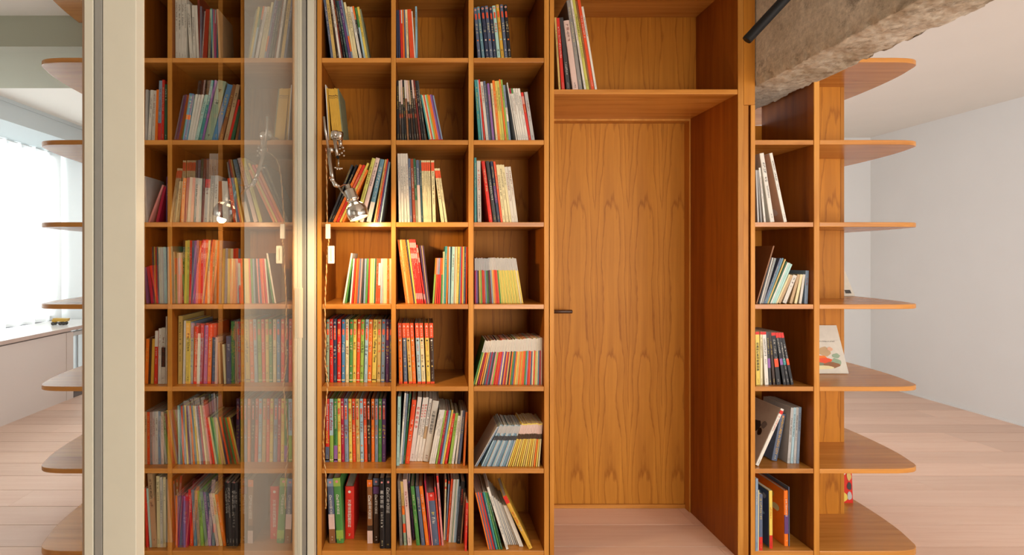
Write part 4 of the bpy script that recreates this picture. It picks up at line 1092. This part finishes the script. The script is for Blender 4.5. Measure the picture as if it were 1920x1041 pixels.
        disc(0.045, 'offwhite', wd * 0.32); disc(0.045, 'red', wd * 0.2); pill(0.12, 0.235, 'redorange', wd * 0.5)
        marks('v', 0.31, 0.5, 'cream' if dk else 'redorange', wd * 0.7); disc(0.63, rng.choice(['orange', 'paleteal', 'offwhite']), wd * 0.25); emblem(0.82, 'offwhite' if dk else 'umber'); marks('v', 0.85, 0.93, 'offwhite' if dk else 'umber', wd * 0.26)
        m = MB(); m.box(sh + 0.0001, sh + wd - 0.0001, yy, 0.0038, h * 0.02, h * 0.045); bands.append((m, 'sand'))
    elif b.get('txt'):
        for (mode, f0, f1, c, s) in b['txt']:
            if s is None: marks(mode, f0, f1, c, wd * 0.5)
            else: put_text(pm(c), mode, s, xc, h * (1 - f0), h * (1 - f1), wd * 0.7, ys - 0.0003)
        marks('v', 0.88, 0.96, contrast(col, rng), wd * 0.28)
        if col == 'red' and wd > 0.02: disc(0.1, 'white', wd * 0.16)
        if hard and wd > 0.012 and col in ('slate', 'green', 'brown', 'umber', 'black'): disc(0.055, 'pink', wd * 0.2)
    elif wd > 0.0062:
        c1 = contrast(col, rng)
        f0 = rng.uniform(0.06, 0.2); f1 = f0 + rng.uniform(0.22, 0.4)
        marks('v', f0, f1, c1, wd * 0.5)
        if rng.random() < 0.6: marks('v', f1 + 0.05, min(0.85, f1 + rng.uniform(0.12, 0.25)), c1, wd * 0.32)
        marks('v', 0.88, 0.95, c1, wd * 0.3)
    return dict(a=a, piv=piv, sh=sh, w=wd, h=h, dep=dep, cover=cover, pages=pages, bands=bands, prints=prints, emblems=emblems)

def set_col(o, cname):
    o.color = (*LIN[cname], 1)
    return o

LIMIT = 318
pxarea = lambda b: (b['x1'] - b['x0']) * b['VH']
rank = sorted(BOOKS, key=lambda b: -(b['X1'] - b['X0']) * b['VH'] * (0.62 if b['c'][0] == 'L' else 1))
single = set(id(b) for b in rank[:LIMIT])
STUFF = MB(); STUFF_COL = []
def add_stuff(m, Mx, col):
    i = len(STUFF.v)
    STUFF.v += [tuple(Mx @ Vector(v)) for v in m.v]
    for f in m.f:
        STUFF.f.append(tuple(i + k for k in f)); STUFF.sm.append(False)
        STUFF_COL.append((len(f), col))

def cover_art(root, gbook, b, side, rng):
    """plain printed patches on a cover that faces the viewer"""
    x = gbook['sh'] - 0.0003 if side == 'L' else gbook['sh'] + gbook['w'] + 0.0003
    h, dep = gbook['h'], gbook['dep']
    m = MB()
    xx = (x - 0.0002, x + 0.0002)
    m.box(xx[0], xx[1], 0.004, dep - 0.002, 0.003, h - 0.003)
    set_col(m.build('cover_print', M['print'], root), b['fcol'] if 'fcol' in b else b['col'])
    pal = {'offwhite': ['charcoal', 'red', 'umber', 'grey', 'slate', 'redorange'], 'rose': ['charcoal', 'red', 'umber', 'sand', 'slate'], 'blue': ['apple', 'pink', 'red', 'green'], 'red': ['teal', 'darkgreen'], 'taupe': ['charcoal', 'umber'], 'slate': ['lightgrey', 'umber', 'paleblue', 'sand'],
           'orange': ['cream', 'offwhite', 'sand', 'lightgrey'], 'peach': ['offwhite', 'rose'], 'lightblue': ['pink', 'apple', 'umber', 'offwhite']}.get(b.get('fcol', b['col']), ['offwhite', 'umber'])
    sgn = -1 if side == 'L' else 1
    for k in range(7):
        cy, cz = rng.uniform(0.12, 0.85) * dep, rng.uniform(0.1, 0.9) * h
        ry, rz = rng.uniform(0.05, 0.13) * dep, rng.uniform(0.04, 0.10) * h
        cy = min(max(cy, ry * 1.2 + 0.005), dep - ry * 1.2 - 0.005); cz = min(max(cz, rz * 1.2 + 0.005), h - rz * 1.2 - 0.005)
        q = MB(); n = 9
        xo = x + sgn * (0.0004 + 0.0001 * k)
        q.v += [(xo, cy + ry * rng.uniform(0.75, 1.2) * math.cos(2 * math.pi * j / n), cz + rz * rng.uniform(0.75, 1.2) * math.sin(2 * math.pi * j / n)) for j in range(n)]
        q.f.append(tuple(range(n))); q.sm.append(False)
        set_col(q.build('cover_picture', M['print'], root), pal[k % len(pal)])

for b in BOOKS:
    rng = random.Random(int(b['x0'] * 91 + b['yt'] * 7))
    gb = book_geo(b, rng)
    Mx = Matrix.Translation((gb['piv'], b['r'], b['zb'] + 0.0004)) @ Matrix.Rotation(gb['a'], 4, 'Y')
    if id(b) not in single:
        add_stuff(gb['cover'], Mx, LIN[b['col']]); add_stuff(gb['pages'], Mx, lin('#cdc6b6'))
        for m, c in gb['bands']: add_stuff(m, Mx, LIN[c])
        continue
    key, row = b['c'][:2], int(b['c'][3])
    hard = bool(b['H']); wmm = gb['w'] * 1000
    kind = 'hardcover_book' if hard else ('paperback_book' if wmm > 9 else 'picture_book')
    root = empty(kind)
    root.matrix_world = Mx
    cn = CNAME.get(b['col'], b['col'])
    noun = 'hardback' if hard else ('paperback' if wmm > 9 else 'thin picture book')
    lean = ''
    if b['tan'] > 0.13: lean = 'leaning '
    if b['tan'] < -0.13: lean = 'leaning '
    where = ('shelf above the door' if key == 'DT' else '%s shelf of %s' % (ROWN[row], COLNAME[key]))
    lab = '%s%s %s, %s from the %s, %s' % (lean, cn, noun, ORD[b['idx']], SIDE[key], where)
    if len(lab.split()) > 16: lab = lab.replace('leaning ', '')
    if len(lab.split()) > 16: lab = lab.replace('thin ', '')
    if len(lab.split()) > 16: lab = lab.replace('the wide', 'wide').replace('the slim', 'slim')
    if len(lab.split()) > 16: lab = lab.replace('the column beside the door', 'the door-side column')
    if len(lab.split()) > 16: print('LONG', lab)
    tag(root, lab, 'book', 'books on the shelves')
    cov = set_col(gb['cover'].build('cover', M['cover'], root), b['col'])
    gb['pages'].build('page_block', M['pages'], root)
    for m, c in gb['bands']: set_col(m.build('spine_band', M['print'], cov), c)
    for c, m in gb['prints']:
        if m.v: set_col(m.build('spine_lettering', M['print'], cov), c)
    for m, c in gb['emblems']: set_col(m.build('spine_emblem', M['print'], cov), c)
    if b.get('face'): cover_art(cov, gb, b, b['face'], rng)
if STUFF.v:
    me = STUFF.mesh('thin_booklets', M['stuffcol'])
    ca = me.color_attributes.new('Col', 'FLOAT_COLOR', 'CORNER')
    buf = []
    for n, c in STUFF_COL:
        buf += [c[0], c[1], c[2], 1.0] * n
    ca.data.foreach_set('color', buf)
    o = link('thin_booklets', me)
    tag(o, 'thin booklets and magazines standing tightly packed between the books on the shelves', 'booklets', kind='stuff')
# ------------------------------------------------------------------ picture books on the rounded shelves
def face_book(name, label, loc, w_, h_, t_, lean, tilt, col, art, rng):
    root = empty(name, loc)
    root.rotation_euler = (lean, tilt, 0)
    tag(root, label, 'book', 'books on the rounded shelves')
    m = MB().box(0, w_, 0, 0.0016, 0, h_).box(0, w_, t_ - 0.0016, t_, 0, h_).box(0, 0.0016, 0.0016, t_ - 0.0016, 0, h_)
    cov = set_col(m.build('cover', M['cover'], root), col)
    boxo('page_block', M['pages'], root, 0.0017, w_ - 0.004, 0.0017, t_ - 0.0017, 0.003, h_ - 0.003)
    for k, (cx, cz, rx, rz, cc) in enumerate(art):
        q = MB(); n = 14
        q.v += [(cx * w_ + rx * w_ * rng.uniform(0.85, 1.12) * math.cos(2 * math.pi * j / n), -0.0004 - 0.0001 * k, cz * h_ + rz * h_ * rng.uniform(0.85, 1.12) * math.sin(2 * math.pi * j / n)) for j in range(n)]
        q.f.append(tuple(range(n))); q.sm.append(False)
        set_col(q.build('cover_picture', M['print'], cov), cc)
    return cov
rg = random.Random(4)
fb = face_book('cookery_book', 'white cookery book with painted vegetables leaning on the rounded shelf', (1.80, 0.249, ZS[4] + 0.0026), 0.24, 0.236, 0.006, R(-19), 0, 'offwhite',
    [(0.62, 0.45, 0.13, 0.1, 'tan'), (0.50, 0.30, 0.15, 0.07, 'orange'), (0.55, 0.26, 0.2, 0.06, 'redorange'), (0.80, 0.22, 0.11, 0.09, 'sage'), (0.40, 0.18, 0.2, 0.05, 'moss'), (0.7, 0.17, 0.16, 0.06, 'brown'), (0.83, 0.36, 0.08, 0.05, 'sage'), (0.28, 0.45, 0.05, 0.05, 'red'), (0.35, 0.25, 0.08, 0.05, 'yellow'), (0.48, 0.12, 0.25, 0.04, 'cream'), (0.74, 0.5, 0.06, 0.04, 'peach')], rg)
q = MB(); put_marks(q, 'v', rg, 0, 0, -0.12, 0.014, 0)
q.v = [(0.03 - z_ * 1.0, -0.0018, 0.185 + x_) for x_, y_, z_ in q.v]
set_col(q.build('cover_title', M['print'], fb), 'redorange')
q = MB(); put_marks(q, 'v', rg, 0, 0, -0.09, 0.006, 0)
q.v = [(0.12 - z_ * 1.0, -0.0018, 0.155 + x_) for x_, y_, z_ in q.v]
set_col(q.build('cover_title', M['print'], fb), 'charcoal')
fb = face_book('picture_book', 'pale picture book with a barcode standing behind the core panel on rounded shelf', (1.985, 0.459, ZS[3] + 0.003), 0.255, 0.24, 0.006, R(-27), 0, 'offwhite', [(0.6, 0.4, 0.2, 0.1, 'cream')], rg)
m = MB()
for k in range(11): m.box(0.212 + k * 0.0028, 0.2132 + k * 0.0028 + 0.0008 * (k % 2), -0.0012, -0.0006, 0.014, 0.034)
set_col(m.build('barcode', M['print'], fb), 'charcoal')
face_book('picture_book', 'red and yellow patterned picture book on the lowest rounded shelf', (1.98, 0.45, ZS[6] + 0.0006), 0.243, 0.31, 0.008, R(-3), 0, 'red',
    [(0.2 + 0.2 * (k % 5), 0.1 + 0.22 * (k // 5), 0.085, 0.085, ('sand', 'lightgrey', 'yellow', 'red', 'offwhite', 'charcoal', 'bluegrey')[(k * 3) % 7]) for k in range(20) if k % 5 < 4] + [(0.93, 0.12 + 0.16 * k, 0.05, 0.07, ('lightgrey', 'charcoal', 'sand', 'red', 'yellow')[k]) for k in range(5)], rg)

# ------------------------------------------------------------------ articulated chrome lamp with cord
lp0 = P(632, 262, 2.24)
lamp = empty('task_lamp', lp0)
tag(lamp, 'chrome articulated task lamp clamped to the bookcase with lit dome shade and twisted cord', 'lamp')
def lm(name, mat, fn, par=None):
    m = MB(); fn(m)
    m.v = [tuple(Vector(v) - lp0) for v in m.v]
    return m.build(name, mat, par or lamp)
mm = 2.1 / F   # metres of one photo pixel at lamp distance
dA, dB, dC = 2.20, 2.12, 2.035
lm('clamp_head', M['chrome'], lambda m: m.lathe(P(620, 252, dA), P(644, 257, dA) - P(620, 252, dA), [(0, 0.006), (0.003, 0.016), (0.012, 0.021), (0.026, 0.0215), (0.028, 0.019), (0.03, 0.0215), (0.046, 0.021), (0.05, 0.017)], 24))
lm('clamp_hub', M['steel'], lambda m: m.ball(P(627, 258, dA - 0.02), 0.0115, 16, 10))
lm('copper_band', M['brass'], lambda m: m.lathe(P(637.5, 259, dA), (0, 0, -1), [(0, 0.0108), (0.010, 0.0108)], 18))
lm('hanger_tube', M['steel'], lambda m: m.tube([P(638, 261, dA), P(638.5, 276, dA)], 0.0082, 14))
lm('clamp_jaw', M['steel'], lambda m: m.box(lp0.x - 0.012, lp0.x + 0.014, -0.09, 0.0, ZS[1] + 0.001, ZS[1] + 0.006).box(lp0.x - 0.012, lp0.x + 0.014, -0.012, 0.022, ZS[1] + 0.0062, ZS[1] + 0.009))
lm('side_tube', M['steel'], lambda m: m.tube([P(627, 259, dA - 0.025), P(630, 277, dA - 0.03), P(632.5, 293, dA - 0.035)], [0.008, 0.0072, 0.0066], 14))
lm('tube_mouth', M['blackmetal'], lambda m: m.ball(P(633.3, 295, dA - 0.041), 0.0062, 14, 8))
for k, (a, b) in enumerate(((637, 279), (643, 277), (645, 283), (641, 287), (645, 292), (636, 290))):
    lm('clamp_knob', M['steel'], lambda m, a=a, b=b: m.ball(P(a, b, dA - 0.01), 0.0058 if k % 2 else 0.0048, 10, 7))
lm('screw', M['steel'], lambda m: m.tube([P(635, 298, dA - 0.03), P(634.6, 312, dA - 0.03)], 0.0028, 10))
lm('wing_nut', M['chrome'], lambda m: m.tube([P(629, 314.5, dA - 0.03), P(640.5, 316, dA - 0.03)], 0.0028, 10).ball(P(628.5, 314.5, dA - 0.03), 0.0042, 10, 7).ball(P(632.5, 317, dA - 0.035), 0.0042, 10, 7).ball(P(637, 317, dA - 0.035), 0.0042, 10, 7).ball(P(641, 316, dA - 0.03), 0.0042, 10, 7))
lm('counter_rod', M['steel'], lambda m: m.tube([P(607.5, 218.5, dB - 0.02), P(610.5, 245, dB - 0.01), P(616, 281, dB)], 0.0048, 12))
lm('arm', M['steel'], lambda m: m.tube([P(616, 279, dB), P(619, 305, dB - 0.02), P(621.5, 322, dB - 0.03), P(623, 334, dB - 0.04)], 0.0074, 14))
lm('arm_joint', M['chrome'], lambda m: m.tube([P(613, 282.5, dB), P(628, 281, dA - 0.02)], 0.0062, 12).ball(P(621, 281.5, dB), 0.0105, 14, 8))
lm('thumb_screw', M['brass'], lambda m: m.tube([P(611, 278, dB), P(611.6, 285, dB)], 0.0026, 8).tube([P(611, 282, dB), P(615, 282, dB)], 0.0022, 8))
dj = dB - 0.045
lm('elbow', M['chrome'], lambda m: m.ball(P(623.5, 337, dj), 0.0095, 14, 8).tube([P(623.5, 337, dj), P(628, 346, dj), P(635, 350, dj)], [0.0078, 0.0085, 0.006], 12).ball(P(629, 346.5, dj), 0.0098, 14, 8).ball(P(635, 349, dj), 0.0062, 12, 8))
lm('elbow_screw', M['brass'], lambda m: m.tube([P(618, 333, dj), P(624, 334, dj)], 0.0032, 8).tube([P(618.4, 330.5, dj), P(617.6, 336, dj)], 0.0026, 8))
lm('link_rod', M['steel'], lambda m: m.tube([P(635, 350, dj), P(651, 372, dC)], 0.0038, 10))
lm('flex_wire', M['brass'], lambda m: m.tube([P(632, 349, dj), P(639, 349.5, dj), P(645, 346.5, dC), P(651, 346, dC)], 0.0018, 8))
# shade: lathe about a tilted axis
top = P(651.5, 346, dC); low = P(675, 413, dC - 0.012)
ax = (low - top).normalized()
px = 2.035 / F
prof = [(0, 4.2), (1, 5.2), (9, 5.6), (10.5, 9.6), (12, 10.4), (27, 10.8), (28.5, 12), (31, 12), (32.5, 10.2), (35, 8.8), (38, 11), (42, 15), (47, 18.2), (53, 19.8), (59, 20), (64, 19), (66.5, 18.2), (68, 18.6)]
inner = [(68, 17.8), (60, 18.6), (53, 18.4), (47, 16.6), (42, 13), (38, 7)]
shade = lm('shade', M['chrome'], lambda m: m.lathe(top, ax, [(s * px, r_ * px) for s, r_ in prof + inner], 36, True, False))
lm('bulb', M['bulb'], lambda m: m.lathe(top, ax, [(s * px, r_ * px) for s, r_ in [(40, 3), (44, 7), (50, 9.5), (56, 9.5), (61, 6), (63, 0.3)]], 18, False, False), shade)
up_ = Vector((0, 1, 0)); a_ = ax.cross(up_).normalized(); b_ = ax.cross(a_).normalized()
for k in range(7):
    an0 = 2 * math.pi * (k + 0.1) / 7
    m = MB(); pts = []
    for (s, r_) in ((39.0, 12.2), (43.2, 16.4)):
        row_ = []
        for j in range(5):
            an = an0 + j * 0.12
            row_.append(top + ax * s * px + (a_ * math.cos(an) + b_ * math.sin(an)) * r_ * px - lp0)
        pts.append(row_)
    for j in range(4): m.quad(pts[0][j], pts[0][j + 1], pts[1][j + 1], pts[1][j], smooth=True)
    m.build('vent_slot', M['vent'], shade)  # glowing patches standing in for bulb light showing through the vent holes
pl = bpy.data.lights.new('lamp_glow', 'POINT'); pl.energy = 15; pl.color = (1.0, 0.66, 0.32); pl.shadow_soft_size = 0.016
plo = bpy.data.objects.new('lamp_glow', pl); COL.objects.link(plo); plo.parent = lamp
plo.location = top + ax * 69.5 * px - lp0
# twisted cord down the side of the lamp column
dk_ = 2.276
cp = [(613.5, 283, dB), (612, 300, 2.2), (612.5, 330, 2.24), (613, 380, 2.262), (613.5, 417, dk_), (616.5, 449, dk_), (615, 462, dk_), (613.5, 480, dk_), (611.5, 520, dk_), (609.8, 560, dk_), (609.5, 600, dk_), (610.5, 640, dk_), (609.5, 672, dk_), (612, 700, dk_), (614.6, 718, dk_), (612.5, 745, dk_), (608.5, 790, dk_), (606.5, 830, dk_), (607.5, 860, dk_), (610.5, 885, dk_), (611.5, 920, dk_), (611, 954, dk_)]
pts = [P(*c_) for c_ in cp]
fine = []
for k in range(len(pts) - 1):
    p0, p1, p2, p3 = pts[max(k - 1, 0)], pts[k], pts[k + 1], pts[min(k + 2, len(pts) - 1)]
    for j in range(14):
        t = j / 14
        fine.append(0.5 * ((2 * p1) + (p2 - p0) * t + (2 * p0 - 5 * p1 + 4 * p2 - p3) * t * t + (3 * p1 - p0 - 3 * p2 + p3) * t ** 3))
fine.append(pts[-1])
M['cord_a'] = plain('cord_ochre', '#a9692c', 0.7); M['cord_b'] = plain('cord_straw', '#d9b67a', 0.7)
for name_, mat_, ph in (('cord_strand', M['cord_a'], 0), ('cord_strand', M['cord_b'], math.pi)):
    lm(name_, mat_, lambda m, ph=ph: m.tube([p_ + Vector((0.0016 * math.cos(k * 0.9 + ph), 0.0016 * math.sin(k * 0.9 + ph), 0)) for k, p_ in enumerate(fine)], 0.0019, 6))
def rbox(name, mat, x0, x1, y0, y1, d, th):
    a, b = P(x0, y1, d), P(x1, y0, d)
    o = lm(name, mat, lambda m: m.box(a.x, b.x, a.y - th / 2, a.y + th / 2, a.z, b.z))
    bv = o.modifiers.new('edge', 'BEVEL'); bv.width = 0.003; bv.segments = 3
    return o
rbox('connector', M['plastic'], 610.5, 619.5, 420, 448, dk_ - 0.006, 0.014)
rbox('dimmer', M['plastic'], 615.2, 627, 461, 494.5, dk_ - 0.004, 0.018)
rbox('dimmer_slider', M['creamlt'], 619.5, 622.5, 466, 489, dk_ - 0.0135, 0.003)

# ------------------------------------------------------------------ toy dump truck on the counter
tk = empty('toy_truck', (-3.50, 2.73, 0.6662)); tk.rotation_euler = (0, 0, R(8))
tag(tk, 'small yellow toy dump truck standing on the white counter', 'toy')
m = MB(); m.v = [(-0.065, -0.022, 0.016), (0.062, -0.022, 0.016), (0.062, 0.022, 0.016), (-0.065, 0.022, 0.016), (-0.065, -0.02, 0.026), (0.062, -0.02, 0.026), (0.062, 0.02, 0.026), (-0.065, 0.02, 0.026)]
for q in ((0, 3, 2, 1), (4, 5, 6, 7), (0, 1, 5, 4), (1, 2, 6, 5), (2, 3, 7, 6), (3, 0, 4, 7)): m.f.append(q); m.sm.append(False)
m.build('chassis', M['toy_dark'], tk)
boxo('cab', M['toy_yellow'], tk, -0.06, -0.028, -0.02, 0.02, 0.0262, 0.056, 0.003)
m = MB(); q0 = [(-0.03, 0.05), (-0.022, 0.034), (0.07, 0.034), (0.082, 0.062), (-0.045, 0.066), (-0.05, 0.06)]
m.quad(*[(x, -0.026, z) for x, z in q0]); m.quad(*[(x, 0.026, z) for x, z in reversed(q0)])
for (xa, za), (xb, zb_) in zip(q0, q0[1:] + q0[:1]): m.quad((xa, -0.026, za), (xa, 0.026, za), (xb, 0.026, zb_), (xb, -0.026, zb_))
m.build('dump_bed', M['toy_yellow'], tk)
boxo('windscreen', M['toy_dark'], tk, -0.0612, -0.0602, -0.016, 0.016, 0.04, 0.053)
for xx in (-0.048, 0.015, 0.048):
    for yy in (-0.026, 0.016):
        MB().lathe((xx, yy, 0.0165), (0, 1, 0), [(0, 0.013), (0.001, 0.0162), (0.009, 0.0162), (0.010, 0.013)], 16).build('wheel', M['toy_dark'], tk)
# BOOKS_END
